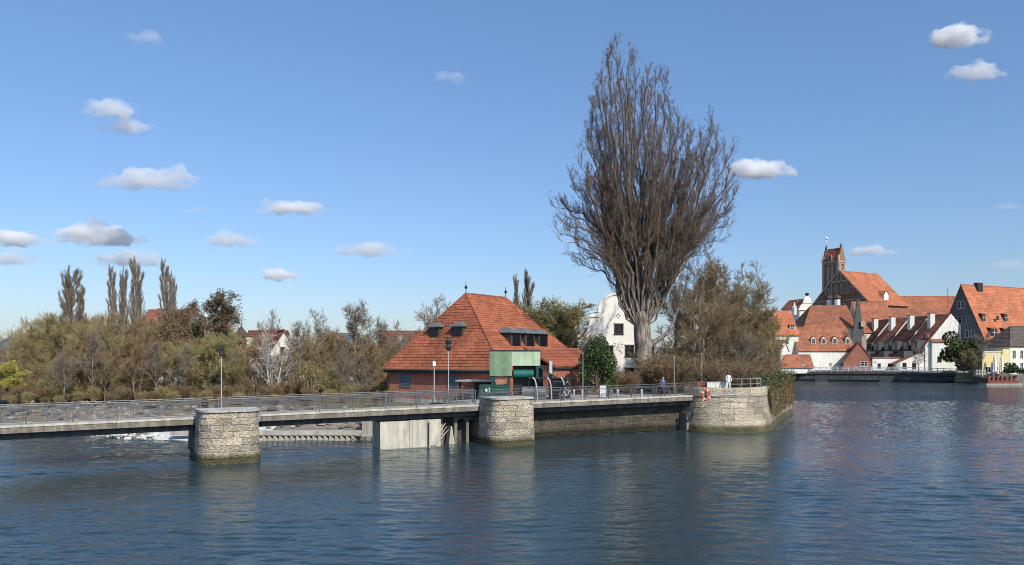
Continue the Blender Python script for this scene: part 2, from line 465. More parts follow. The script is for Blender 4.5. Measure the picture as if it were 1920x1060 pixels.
def children(o): return [c for c in col.objects if c.parent == o]
def copy_tree(o, kids=None):
    c = o.copy(); col.objects.link(c)
    for ch in (kids if kids is not None else children(o)):
        g = ch.copy(); col.objects.link(g); g.parent = c
        for s in ch.children:
            h = s.copy(); col.objects.link(h); h.parent = g
    return c

# the line of the footbridge: t metres along from the first pier, u metres towards the camera
A0 = Vector((-19.5, 53.4, 0)); BV = Vector((0.88, 0.475, 0)); BW = Vector((0.475, -0.88, 0))
YAW = math.atan2(0.475, 0.88)
def BR(t, u, z=0.0): return A0 + BV * t + BW * u + Vector((0, 0, z))
def deck_z(t): return 2.96 + 0.0108 * t
# ---------------------------------------------------------------- water and ground
WX0, WX1, WY0, WY1 = -62.0, 74.0, 19.0, 128.0
def water_height(x, y):
    rng = np.random.default_rng(4)
    z = np.zeros_like(x)
    dirs = rng.normal(-1.52, .30, 70)           # crests run mostly across the view, the wind blows down the river
    lam = np.exp(rng.uniform(math.log(.33), math.log(3.2), 70))
    ph = rng.uniform(0, 6.28, 70)
    wob = .35 * np.sin(x * .21 + y * .13) + .3 * np.sin(x * .07 - y * .19 + 1)
    for d, l, p in zip(dirs, lam, ph):
        k = 2 * math.pi / l; a = .0034 * l if l < 1.3 else .0012 * l
        q = (x * math.cos(d) + y * math.sin(d)) * k + p + wob * (1.5 + l * .2)
        z += a * (np.sin(q) + .22 * np.sin(2 * q + 1.57))
    patch = .75 + .42 * np.sin(x * .09 + .7 * np.sin(y * .11)) * np.sin(y * .16 + .8 * np.sin(x * .06) + 1)
    z *= patch
    # low standing wave where the current meets the sill under the bridge
    ln = np.interp(x, [-62, -30, -21.6, -15.3, -6, 0], [34, 45.0, 51.0, 55.2, 59.5, 61]) + .25 * np.sin(x * .6)
    d = y - ln
    f = np.clip((-x - 2) / 6, 0, 1)
    z = z * (1 - .55 * f * np.exp(-((d - .6) / 1.0) ** 2)) + f * (.09 * np.exp(-(d / .7) ** 2) - .07 * np.exp(-((d - 1.5) / .9) ** 2))
    e = np.minimum.reduce([(x - WX0) / 4, (WX1 - x) / 4, (y - WY0) / 3, (WY1 - y) / 12])
    return z * np.clip(e, 0, 1)
def water_sheet():
    xs = np.concatenate([np.arange(WX0, -30, .22), np.arange(-30, 30, .10), np.arange(30, WX1 + .11, .22)])
    ys = [WY0]
    while ys[-1] < WY1: ys.append(ys[-1] + .085 * max(1, (ys[-1] / 34) ** 1.3))
    ys = np.array(ys); nx, ny = len(xs), len(ys)
    gx_, gy_ = np.meshgrid(xs, ys)
    V = np.stack([gx_.ravel(), gy_.ravel(), water_height(gx_.ravel(), gy_.ravel())], 1)
    i = (np.arange(ny - 1)[:, None] * nx + np.arange(nx - 1)[None]).ravel()
    Q = np.stack([i, i + 1, i + nx + 1, i + nx], 1)
    x0, x1, y0, y1 = xs[0], xs[-1], ys[0], ys[-1]
    n0 = len(V)
    far = np.array([(-700, -60, 0), (700, -60, 0), (700, y0, 0), (x1, y0, 0), (x0, y0, 0), (-700, y0, 0), (-700, y1, 0), (x0, y1, 0), (x1, y1, 0), (700, y1, 0), (700, 2600, 0), (-700, 2600, 0)], float)
    V = np.concatenate([V, far]); a = n0
    Q = np.concatenate([Q, np.array([(a, a + 1, a + 2, a + 5), (a + 5, a + 4, a + 7, a + 6), (a + 3, a + 2, a + 9, a + 8), (a + 6, a + 9, a + 10, a + 11)])])
    me = bpy.data.meshes.new('water'); me.vertices.add(len(V)); me.vertices.foreach_set('co', V.astype(np.float32).ravel())
    me.loops.add(len(Q) * 4); me.loops.foreach_set('vertex_index', Q.astype(np.int32).ravel())
    me.polygons.add(len(Q)); me.polygons.foreach_set('loop_start', np.arange(len(Q), dtype=np.int32) * 4)
    me.materials.append(MATS['water']); me.update(calc_edges=True)
    me.polygons.foreach_set('use_smooth', [True] * len(Q))
    print('water quads', len(Q))
    o = bpy.data.objects.new('water', me); col.objects.link(o)
    tag(o, 'dark blue rippled river', kind='structure')
water_sheet()
mb = MB(); mb.box(-900, -80, -4, 900, 2700, -3.0)
mb.build('river_bed', 'soil', kind='structure')

def loft(name, rows, mats, across=3, noise=0.1, **kw):
    n = 90
    def resample(r):
        r = np.array(r, float)
        s = np.r_[0, np.cumsum(np.linalg.norm(np.diff(r[:, :2], axis=0), axis=1))]
        t = np.linspace(0, s[-1], n)
        return np.stack([np.interp(t, s, r[:, k]) for k in range(3)], 1)
    rr = [resample(r) for r in rows]
    full = []
    for a, b in zip(rr[:-1], rr[1:]):
        for k in range(across): full.append(a + (b - a) * k / across)
    full.append(rr[-1])
    m = MB(); vs = []
    for i, r in enumerate(full):
        q = r.copy(); 
        if 0 < i < len(full) - 1: q[:, 2] += NP.normal(0, noise, n)
        vs += [tuple(p) for p in q]
    fs = [(i * n + j, i * n + j + 1, (i + 1) * n + j + 1, (i + 1) * n + j) for i in range(len(full) - 1) for j in range(n - 1)]
    m.add(vs, fs)
    return m.build(name, mats, **kw)

def zrow(pts, z): return [(p[0], p[1], z) for p in pts]
shore = [(-340, 100), (-140, 86), (-70, 80), (-46, 74), (-34, 66.6), (-24, 64.6), (-12.2, 65.0), (-3, 66.5)]
loft('gravel_bank', [zrow(shore, -0.7), zrow([(x, y + 1.0) for x, y in shore], 0.25), zrow([(x - 1, y + 5) for x, y in shore], 0.75),
      zrow([(x - 1, y + 11) for x, y in shore], 1.7)], 'gravel', across=4, noise=0.07, kind='structure')
loft('ground', [zrow([(x - 1, y + 10.6) for x, y in shore] , 1.62), zrow([(x, y + 17) for x, y in shore], 2.2),
      zrow([(-340, 130), (-140, 112), (-70, 105), (-40, 100), (0, 100), (12, 100)], 2.4),
      zrow([(-400, 260), (-70, 250), (-40, 250), (0, 250), (60, 250), (83, 236)], 3.0),
      zrow([(-2400, 2600), (-500, 2600), (500, 2600), (2400, 2600)], 6.0)], 'soil', across=4, noise=0.06, kind='structure')
mb = MB()
bx = [(-32.5, 66.6), (-30, 65.3), (-27, 64.6), (-24, 64.3), (-21, 64.5)]
n_b = len(bx); vs = [(x, y - .5, -.25) for x, y in bx] + [(x, y + .8, .22) for x, y in bx] + [(x, y + 5.5, .95) for x, y in bx]
mb.add(vs, [(i + r * n_b, i + 1 + r * n_b, i + 1 + (r + 1) * n_b, i + (r + 1) * n_b) for r in range(2) for i in range(n_b - 1)])
mb.build('pebble_beach', 'pebbles', kind='structure')
# land behind the old town, from the far quay to the horizon
mb = MB()
mb.prism([(60, 236), (83, 236), (120, 216), (160, 206), (420, 190), (2500, 400), (2600, 2600), (100, 2600)], -3, 3.15)
mb.build('town_ground', 'paving', kind='structure')
# island plateau behind the footbridge
nose_path = [(15.0, 77.2), (16.4, 74.8), (17.5, 72.6), (19.2, 71.6), (21.0, 71.35), (22.8, 72.15), (24.3, 74.0), (25.6, 77), (27.6, 82), (31, 89.5), (35.2, 98)]
isl = [tuple(BR(14.2, -3.4)[:2]), tuple(BR(22, -1.7)[:2]), tuple(BR(41, -1.7)[:2])] + \
      [(16.9, 75.4), (18.1, 73.0), (19.3, 72.4), (20.3, 72.2), (22.1, 72.9), (23.6, 74.8), (24.8, 77.6), (26.8, 82.4), (30.2, 89.8), (34.6, 98.5),
       (44, 140), (60, 200), (83, 236), (70, 250), (20, 250), (12, 150), (6, 100), (2, 80), (-3, 72)]
mb = MB(); mb.prism(isl, -2, 3.12)
mb.build('island_ground', 'soil', kind='structure')
isl2 = [tuple(BR(14.6, -3.6)[:2]), tuple(BR(22.4, -2.0)[:2]), tuple(BR(40.5, -2.0)[:2]), (17.6, 75.0), (18.8, 73.2), (20.3, 72.6), (21.9, 73.2), (23.0, 75.2), (22, 80), (12, 82), (3, 80), (-2.4, 72.5)]
mb = MB(); mb.prism(isl2, 3.1, 3.16)
mb.build('promenade', 'paving', kind='structure')
# low hills on the skyline
mb = MB()
hp = [(-1500 + i * 60, 2300) for i in range(50)]
for i in range(49):
    def hz_(x): return 6 + 34 + 16 * math.sin(x * .004 + 1) + 9 * math.sin(x * .011) + 4 * math.sin(x * 0.037)
    x0, x1 = hp[i][0], hp[i + 1][0]
    mb.add([(x0, 2100, 0), (x1, 2100, 0), (x1, 2300, hz_(x1)), (x0, 2300, hz_(x0)), (x1, 2600, 0), (x0, 2600, 0)], [(0, 1, 2, 3), (3, 2, 4, 5)])
mb.build('hills', 'dark_hill', kind='structure')

# ---------------------------------------------------------------- block masonry
def densify(path, step=0.12):
    p = np.array(path, float)
    # Catmull-like smoothing by dense linear sampling and moving average
    s = np.r_[0, np.cumsum(np.linalg.norm(np.diff(p, axis=0), axis=1))]
    t = np.arange(0, s[-1] + step / 2, step)
    q = np.stack([np.interp(t, s, p[:, k]) for k in (0, 1)], 1)
    return q
def smooth_path(q, k=5):
    if k < 2: return q
    pad = np.vstack([np.repeat(q[:1], k, 0), q, np.repeat(q[-1:], k, 0)])
    ker = np.ones(2 * k + 1) / (2 * k + 1)
    o = np.stack([np.convolve(pad[:, i], ker, 'valid') for i in (0, 1)], 1)
    o[0] = q[0]; o[-1] = q[-1]
    return o
class Path:
    "plan line walked with the open side on its right hand"
    def __init__(self, pts, sm=4, step=0.12):
        q = smooth_path(densify(pts, step), sm)
        self.q = q
        self.s = np.r_[0, np.cumsum(np.linalg.norm(np.diff(q, axis=0), axis=1))]
        self.L = self.s[-1]
        d = np.gradient(q, axis=0); d /= np.linalg.norm(d, axis=1)[:, None]
        self.n = np.stack([d[:, 1], -d[:, 0]], 1)
    def at(self, s, off=0.0, z=0.0):
        x = np.interp(s, self.s, self.q[:, 0]); y = np.interp(s, self.s, self.q[:, 1])
        nx = np.interp(s, self.s, self.n[:, 0]); ny = np.interp(s, self.s, self.n[:, 1])
        return Vector((x + nx * off, y + ny * off, z))
def masonry(parent, path, z0, z1, courses, blen, material, rng, batter=0.03, s0=0.0, s1=None, depth=0.25, gap=0.022, bulge=0.035, slope=None):
    s1 = path.L if s1 is None else s1
    edges = [z0]
    hs = [rng.uniform(0.88, 1.12) for _ in range(courses)]
    tot = sum(hs)
    for h in hs: edges.append(edges[-1] + (z1 - z0) * h / tot)
    for c in range(courses):
        za, zb = edges[c] + gap / 2, edges[c + 1] - gap / 2
        s = s0 - (blen * 0.5 if c % 2 else 0) * rng.uniform(0.7, 1.2)
        while s < s1 - 0.05:
            l = blen * rng.uniform(0.72, 1.3)
            a, b = max(s, s0), min(s + l, s1)
            if s1 - b < 0.25: b = s1
            s = b
            if b - a < 0.12: continue
            a += gap / 2; b -= gap / 2
            off = rng.uniform(-0.012, 0.02)
            ns = 3 if (b - a) > 0.5 else 2
            m = MB(); vs = []
            S = [a + (b - a) * i / (ns - 1) for i in range(ns)]
            ins = 0.03
            Si = [a + ins + (b - a - 2 * ins) * i / (ns - 1) for i in range(ns)]
            bt = lambda z: batter * (z1 - z)
            sl = (lambda s_: 0) if slope is None else slope
            # rings: back, front edge, front inner (bulged)
            for z, f in ((za, 0), (zb, 1)):
                for t in S: vs.append(path.at(t, off - depth + bt(z), z + sl(t)))
            for z in (za, zb):
                for t in S: vs.append(path.at(t, off + bt(z), z + sl(t)))
            for z in (za + ins, zb - ins):
                for t in Si: vs.append(path.at(t, off + bt(z) + bulge * rng.uniform(0.5, 1.2), z + sl(t)))
            n = ns; fs = []
            B0, B1, E0, E1, I0, I1 = [k * n for k in range(6)]
            for i in range(n - 1):
                fs.append((I0 + i, I0 + i + 1, I1 + i + 1, I1 + i))
                fs.append((E0 + i, E0 + i + 1, I0 + i + 1, I0 + i))
                fs.append((I1 + i, I1 + i + 1, E1 + i + 1, E1 + i))
                fs.append((B0 + i, B0 + i + 1, E0 + i + 1, E0 + i))
                fs.append((E1 + i, E1 + i + 1, B1 + i + 1, B1 + i))
            fs.append((E0, I0, I1, E1)); fs.append((I0 + n - 1, E0 + n - 1, E1 + n - 1, I1 + n - 1))
            fs.append((B0, E0, E1, B1)); fs.append((E0 + n - 1, B0 + n - 1, B1 + n - 1, E1 + n - 1))
            m.add(vs, fs)
            m.build('stone_block', material, parent)
def core(parent, path, z0, z1, inset, back, batter=0.03, closed=None, name='core', material='mortar'):
    "solid behind the blocks; back = list of plan points that close the outline"
    m = MB(); k = max(1, len(path.q) // 40)
    ss = list(np.linspace(0, path.L, 40))
    lo = [path.at(s, -inset + batter * (z1 - z0)) for s in ss] + [Vector((p[0], p[1], 0)) for p in back]
    hi = [path.at(s, -inset) for s in ss] + [Vector((p[0], p[1], 0)) for p in back]
    n = len(lo)
    vs = [(p.x, p.y, z0) for p in lo] + [(p.x, p.y, z1) for p in hi]
    fs = [(i, (i + 1) % n, n + (i + 1) % n, n + i) for i in range(n)] + [tuple(range(n, 2 * n)), tuple(range(n - 1, -1, -1))]
    m.add(vs, fs)
    return m.build(name, material, parent)

def pier(t0, ztop, label, seed):
    rng = random.Random(seed)
    e = empty('bridge_pier', (0, 0, 0), 0, label, 'bridge pier', 'stone piers of the footbridge')
    W = 1.88; pts = []
    for u in (-4.6, -3, -1.5, 0.0, 0.6): pts.append(BR(t0 - W, u)[:2])
    for a in range(1, 24):
        th = math.pi * a / 24
        pts.append(BR(t0 - W * math.copysign(abs(math.cos(th)) ** 0.42, math.cos(th)), 0.6 + 2.2 * math.sin(th) ** 0.5)[:2])
    for u in (0.6, 0.0, -1.5, -3, -4.6): pts.append(BR(t0 + W, u)[:2])
    path = Path([tuple(p) for p in pts], sm=3)
    sA = 4.45; sB = path.L - 4.45
    # under the deck the sides stop below the girders; the nose rises above it
    zt_low = deck_z(t0) - 1.05
    masonry(e, path, 0.34, ztop - 0.14, 7, 1.0, 'tufa', rng, s0=sA, s1=sB, batter=0.035, gap=.016, bulge=.02)
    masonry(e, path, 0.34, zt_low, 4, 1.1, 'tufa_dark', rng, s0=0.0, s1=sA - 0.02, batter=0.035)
    core(e, path, -1.5, zt_low, 0.07, [], batter=0.02)
    # nose core
    lo = [path.at(s, -0.07) for s in np.linspace(sA, sB, 30)]
    m = MB(); m.prism([(p.x, p.y) for p in lo], zt_low, ztop - 0.13); m.build('nose_core', 'mortar', e)
    m = MB()
    fp = [path.at(s, 0.16) for s in np.linspace(sA - 0.5, sB + 0.5, 40)]
    m.prism([(p.x, p.y) for p in fp], -1.0, 0.33); m.build('footing', 'tufa', e)
    # cap slab
    cp = [path.at(s, 0.12) for s in np.linspace(sA - 0.1, sB + 0.1, 40)]
    m = MB(); m.prism([(p.x, p.y) for p in cp], ztop - 0.13, ztop); m.build('cap_slab', 'concrete', e)
    return e, path
pier(-0.25, 3.52, 'rough stone pier with rounded nose, left of the two standing free in the river', 11)
pier(21.15, 3.80, 'rough stone pier with rounded nose, standing in front of the green machine', 12)

# ---------------------------------------------------------------- island head
rng = random.Random(5)
e = empty('island_head', (0, 0, 0), 0, 'broad rounded stone wall at the head of the island, half covered with ivy', 'river wall')
npth = Path(nose_path, sm=8)
masonry(e, npth, 0.10, 3.35, 6, 1.25, 'tufa', rng, batter=0.10, s1=npth.L, gap=.016, bulge=.02)
masonry(e, npth, 3.42, 4.12, 1, 1.5, 'tufa', rng, batter=0.02, s0=3.2, s1=17)
m = MB(); m.prism([tuple(npth.at(s, 0.10)[:2]) for s in np.linspace(3.0, 17, 40)] + [tuple(npth.at(s, -0.5)[:2]) for s in np.linspace(17, 3.0, 40)], 3.35, 3.42)
m.build('ledge', 'concrete', e)
m = MB(); m.prism([tuple(npth.at(s, -0.04)[:2]) for s in np.linspace(3.2, 17, 40)] + [tuple(npth.at(s, -0.45)[:2]) for s in np.linspace(17, 3.2, 40)], 3.42, 4.16)
m.build('parapet_core', 'concrete', e)
m = MB(); m.prism([tuple(npth.at(s, 0.5)[:2]) for s in np.linspace(0.2, npth.L, 60)] + [tuple(npth.at(s, -0.6)[:2]) for s in np.linspace(npth.L, 0.2, 60)], -1.2, 0.12)
m.build('footing', 'tufa', e)
core(e, npth, -1.2, 3.35, 0.08, [(34, 99), (20, 80)], batter=0.09)
m = MB()
m.prism([tuple(npth.at(s, 0.55)[:2]) for s in np.linspace(2.6, 4.2, 6)] + [tuple(npth.at(s, 0.1)[:2]) for s in np.linspace(4.2, 2.6, 6)], 0.0, 1.75)
m.build('buttress', 'concrete_grey', e)

# quay wall under the third span
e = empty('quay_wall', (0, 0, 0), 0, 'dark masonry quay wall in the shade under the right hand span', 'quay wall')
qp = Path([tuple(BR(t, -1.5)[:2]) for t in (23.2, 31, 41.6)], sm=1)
masonry(e, qp, 0.05, 3.0, 9, 0.75, 'tufa_shaded', rng, batter=0.01, gap=.014, bulge=.015)
core(e, qp, -1.5, 3.0, 0.06, [tuple(BR(41.6, -3)[:2]), tuple(BR(23.2, -3)[:2])], batter=0.01)
for t in (24.6,):
    m = MB(); p = BR(t, -1.25); m.box(p.x - 0.12, p.y - 0.1, 0.1, p.x + 0.1, p.y + 0.1, 2.6); m.build('guide_rail', 'concrete_light', e)
0 and m.solid([BR(31.3, -1.40, 2.6), BR(31.9, -1.40, 2.6), BR(29.9, -1.40, 0.0), BR(29.3, -1.40, 0.0)], BW * 0.30)
0 and m.solid([BR(34.6, -1.40, 2.6), BR(35.3, -1.40, 2.6), BR(32.8, -1.40, 0.0), BR(32.1, -1.40, 0.0)], BW * 0.34)

# abutment walls, arches and sheet-pile beam under the second span
def brbox(t0, u0, z0, t1, u1, z1):
    q = [BR(t0, u0, z0), BR(t1, u0, z0), BR(t1, u1, z0), BR(t0, u1, z0)]
    m = MB(); m.solid(q, (0, 0, z1 - z0)); return m
e = empty('abutment_wall', (0, 0, 0), 0, 'pale smooth concrete wall in the sun under the middle span', 'concrete wall')
brbox(11.0, -0.5, -1, 13.35, -2.4, 2.04).build('wall_panel', 'concrete_light', e)
brbox(13.37, -0.5, -1, 16.0, -2.4, 2.08).build('wall_panel', 'concrete_light', e)
m = MB(); m.tube([BR(14.9, -0.35, 0), BR(14.92, -0.35, 1.9)], 0.05, 6); m.build('gauge_pole', 'dark_metal', e)
for k in range(3):
    m = MB(); m.tube([BR(15.15 + .14 * k, -0.3, 0.05), BR(16.3 + .14 * k, -0.3, 1.75 - .25 * k)], 0.035, 5); m.build('brace', 'concrete_light', e)
e = empty('stepped_wall', (0, 0, 0), 0, 'cream concrete wall set back behind the pale abutment, with a low ledge', 'concrete wall')
q0 = Vector((X(679, 66.2), 66.2, 0)); q1 = Vector((X(712, 65.4), 65.4, 0))
m = MB(); m.solid([q0, q1, q1 + Vector((0, 3, 0)), q0 + Vector((0, 3, 0))], (0, 0, 2.3)); m.build('wall_panel', 'concrete_light', e)
m = MB(); m.solid([q0 + Vector((0, -.9, 0)), q1 + Vector((0, -.9, 0)), q1 + Vector((0, -.02, 0)), q0 + Vector((0, -.02, 0))], (0, 0, 0.32)); m.build('ledge', 'concrete_light', e)
e = empty('sluice_wall', (0, 0, 0), 0, 'dark sluice wall with two arched recesses between pale abutment and second pier', 'sluice wall')
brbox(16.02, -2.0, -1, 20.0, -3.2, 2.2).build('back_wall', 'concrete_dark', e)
for (ta, tb) in ((16.0, 16.5), (17.5, 17.75), (18.55, 18.8), (19.45, 19.9)):
    brbox(ta, -1.2, -1, tb, -1.98, 2.15).build('pillar', 'concrete_grey', e)
for (ta, tb) in ((17.75, 18.55), (18.8, 19.45)):
    m = MB(); c = (ta + tb) / 2; r = (tb - ta) / 2
    for k in range(8):
        a0 = math.pi * k / 8; a1 = math.pi * (k + 1) / 8
        m.solid([BR(c + r * math.cos(a0), -1.3, 1.6 + r * math.sin(a0)), BR(c + r * math.cos(a1), -1.3, 1.6 + r * math.sin(a1)),
                 BR(c + r * math.cos(a1), -1.3, 2.15), BR(c + r * math.cos(a0), -1.3, 2.15)], -BW * 0.6)
    m.build('arch', 'concrete_grey', e)
m = MB(); m.solid([BR(16.9, -1.0, -.2), BR(17.45, -1.0, -.2), BR(17.2, -1.0, 1.4), BR(17.1, -1.0, 1.4)], -BW * 0.7); m.build('buttress', 'concrete_light', e)

e = empty('bank_beam', (0, 0, 0), 0, 'long low concrete beam on a row of short raking struts at the foot of the bank', 'retaining beam')
xa, xb, yd = X(455, 65.2), X(681, 65.6), 64.9
m = MB(); m.box(xa - 6, yd, 0.44, xb, yd + 0.7, 0.80); m.build('beam', 'concrete', e)
m = MB(); m.box(xa - 6, yd + 1.6, -1, xb, yd + 1.9, 0.5); m.build('back_board', 'concrete_dark', e)
n = 25
sm_ = MB(); sm_.solid([(0, 0, 0.44), (0.12, 0, 0.44), (0.42, 0, 0.0), (0.42, 0, -0.3), (0.0, 0, -0.3)], (0, 0.5, 0)); sme = sm_.mesh('strut', 'concrete_light')
for k in range(n): inst(sme, 'strut', e, loc=(xa - 2 + (xb - xa + 1.6) * k / n, yd + 0.05, 0))

# ---------------------------------------------------------------- footbridge
e = empty('footbridge', (0, 0, 0), 0, 'long narrow concrete footbridge crossing the river on stone piers', 'footbridge')
spans = [(-46, -1.75), (2.05, 19.6), (23.4, 42.4)]
def deck_piece(ta, tb, u0, u1, dz0, dz1):
    q = [BR(ta, u0, deck_z(ta) + dz0), BR(tb, u0, deck_z(tb) + dz0), BR(tb, u1, deck_z(tb) + dz0), BR(ta, u1, deck_z(ta) + dz0)]
    m = MB(); m.solid(q, (0, 0, dz1 - dz0)); return m
for ta, tb in spans:
    deck_piece(ta, tb, 0.0, -2.6, -0.14, 0.0).build('deck_slab', 'concrete_light', e)
    k = max(1, round((tb - ta) / 6.0)); 
    for side, u in ((0, -0.04), (1, -2.28)):
        deck_piece(ta + .005, tb - .005, u, u - 0.3, -0.50, -0.143).build('edge_beam', 'concrete_grey', e)
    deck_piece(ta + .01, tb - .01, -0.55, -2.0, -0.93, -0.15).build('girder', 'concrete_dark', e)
for ta, tb in ((-1.745, 2.045), (19.605, 23.395)):
    deck_piece(ta, tb, -0.02, -2.6, -0.5, -0.003).build('deck_slab', 'concrete', e)
# railings
SL = math.atan(0.0108)
PW = 2.52
post = MB(); post.box(-0.04, -0.04, -0.25, 0.04, 0.04, 1.12); post_me = post.mesh('post', 'rail_metal')
def bar(m, x0, z0, x1, z1, th=0.027):
    if abs(x1 - x0) > abs(z1 - z0): m.box(x0, -th, z0 - th, x1, th, z0 + th)
    else: m.box(x0 - th, -th, z0, x0 + th, th, z1)
fr = MB(); a, b_ = 0.30, PW - 0.14
for zz in (0.16, 0.90): bar(fr, a, zz, b_, zz)
for xx in (a, b_): bar(fr, xx, 0.16 + .022, xx, 0.90 - .022)
bar(fr, 0.17, 0.10, 0.17, 1.0, 0.018)
bar(fr, 0.03, 0.98, PW - 0.03, 0.98, 0.02)
for xx in (0.7, 1.8):
    bar(fr, xx, 0.92, xx, 0.96, 0.015)
frame_me = fr.mesh('panel_frame', 'rail_metal')
wr = MB()
for zz in (0.30, 0.42, 0.54, 0.66, 0.78): wr.box(a + .03, -0.009, zz - 0.009, b_ - .03, 0.009, zz + 0.009)
wire_me = wr.mesh('wires', 'rail_metal')
def railing(ta, n, u, label):
    o = bpy.data.objects.new('bridge_railing', None); col.objects.link(o)
    o.matrix_world = Matrix.Translation(BR(ta, u, deck_z(ta))) @ Matrix.Rotation(YAW, 4, 'Z') @ Matrix.Rotation(-SL, 4, 'Y')
    tag(o, label, 'railing', 'steel railings of the footbridge')
    for k in range(n + 1): inst(post_me, 'post', o, loc=(k * PW, 0, 0))
    for k in range(n):
        f = inst(frame_me, 'panel_frame', o, loc=(k * PW, 0, 0))
        inst(wire_me, 'wires', f)
    m = MB(); m.tube([(-0.1, 0, 1.15), (n * PW + 0.1, 0, 1.15)], 0.032, 8); m.build('handrail', 'rail_metal', o)
railing(-1.75 - 17 * PW - .1, 17, -0.12, 'grey steel railing on the river side of the left hand span')
railing(-1.3, 8, -0.13, 'grey steel railing on the river side of the middle span')
railing(19.4, 9, -0.12, 'grey steel railing on the river side of the right hand span')
railing(-1.75 - 17 * PW + 0.9, 17, -2.5, 'grey steel railing on the far side of the left hand span')
railing(-0.4, 8, -2.5, 'grey steel railing on the far side of the middle span')

# railing round the island head
e = empty('promenade_railing', (0, 0, 0), 0, 'plain three rail metal railing on top of the rounded island wall', 'railing')
ss = np.linspace(8.2, 12.4, 12)
for i in range(0, 12, 3):
    p = npth.at(ss[i], -0.25); m = MB(); m.tube([(p.x, p.y, 4.12), (p.x, p.y, 5.0)], 0.025, 6); m.build('post', 'light_metal', e)
p = npth.at(ss[11], -0.25); m = MB(); m.tube([(p.x, p.y, 4.12), (p.x, p.y, 5.0)], 0.025, 6); m.build('post', 'light_metal', e)
for zz in (4.5, 4.98):
    m = MB(); m.tube([npth.at(s, -0.25, zz) for s in ss], 0.02, 6); m.build('rail', 'light_metal', e)
# ---------------------------------------------------------------- house kit
WCACHE = {}
def window(parent, T, w_, h_, style='white', lights=2, bars=1, shutter=False, name='window'):
    "T: matrix whose x runs along the wall, y into the wall, z up; origin at the window's lower left corner"
    key = (round(w_, 2), round(h_, 2), style, lights, bars)
    if key not in WCACHE:
        fw = min(0.12, w_ * 0.1)
        m = MB()
        m.box(0, -0.07, 0, fw, 0.05, h_); m.box(w_ - fw, -0.07, 0, w_, 0.05, h_)
        m.box(fw, -0.07, 0, w_ - fw, 0.05, fw); m.box(fw, -0.07, h_ - fw, w_ - fw, 0.05, h_)
        for k in range(1, lights):
            x = w_ * k / lights; m.box(x - fw * .4, -0.05, fw, x + fw * .4, 0.04, h_ - fw)
        for k in range(1, bars + 1):
            z = h_ * k / (bars + 1); m.box(fw, -0.045, z - fw * .3, w_ - fw, 0.035, z + fw * .3)
        m.box(-0.08, -0.14, -0.08, w_ + 0.08, 0.02, -0.005)
        g = MB(); g.box(fw * .5, -0.02, fw * .5, w_ - fw * .5, 0.03, h_ - fw * .5)
        WCACHE[key] = (m.mesh(name, {'white': 'frame_white', 'dark': 'frame_dark', 'grey': 'grey_fascia'}[style]), g.mesh('pane', 'glass'))
    a, b = WCACHE[key]
    o = inst(a, name, parent); o.matrix_local = T
    inst(b, 'pane', o)
    return o

def roof_slope(m, e0, e1, r1, r0, course=0.36, lift=0.04, thick=0.16, maxc=60, sag=0.0):
    "tile courses between an eave e0-e1 and a ridge r0-r1 (seen from outside, e0 left)"
    e0, e1, r0, r1 = map(Vector, (e0, e1, r0, r1))
    n = (e1 - e0).cross(((r0 + r1) - (e0 + e1)) * 0.5).normalized()
    up = ((r0 + r1) * 0.5 - (e0 + e1) * 0.5)
    N = max(3, min(maxc, int(up.length / course)))
    for i in range(N):
        a, b = i / N, (i + 1) / N
        p0, p1 = e0.lerp(r0, a), e1.lerp(r1, a); q0, q1 = e0.lerp(r0, b), e1.lerp(r1, b)
        L = (p1 - p0).length
        k = max(1, min(10, int(L / 2.2)))
        js = [R.uniform(-0.008, 0.012) for _ in range(k + 1)]
        for j in range(k):
            s, t = j / k, (j + 1) / k
            A, B = p0.lerp(p1, s) + n * (lift + js[j]), p0.lerp(p1, t) + n * (lift + js[j + 1])
            C, D = q0.lerp(q1, t), q0.lerp(q1, s)
            m.add([A, B, C, D, p0.lerp(p1, s), p0.lerp(p1, t)], [(0, 1, 2, 3), (4, 5, 1, 0)])
    if (r1 - r0).length > 0.01: m.solid([e0 - n * thick, e1 - n * thick, r1 - n * thick, r0 - n * thick], n * (thick - 0.004))
    else: m.solid([e0 - n * thick, e1 - n * thick, r1 - n * thick], n * (thick - 0.004))

def box_T(x, y, z, yaw=0): return Matrix.Translation((x, y, z)) @ Matrix.Rotation(yaw, 4, 'Z')
FACE = {'f': lambda w, d: Matrix.Identity(4),
        'r': lambda w, d: Matrix.Translation((w, 0, 0)) @ Matrix.Rotation(math.pi / 2, 4, 'Z'),
        'l': lambda w, d: Matrix.Translation((0, d, 0)) @ Matrix.Rotation(-math.pi / 2, 4, 'Z'),
        'b': lambda w, d: Matrix.Translation((w, d, 0)) @ Matrix.Rotation(math.pi, 4, 'Z')}

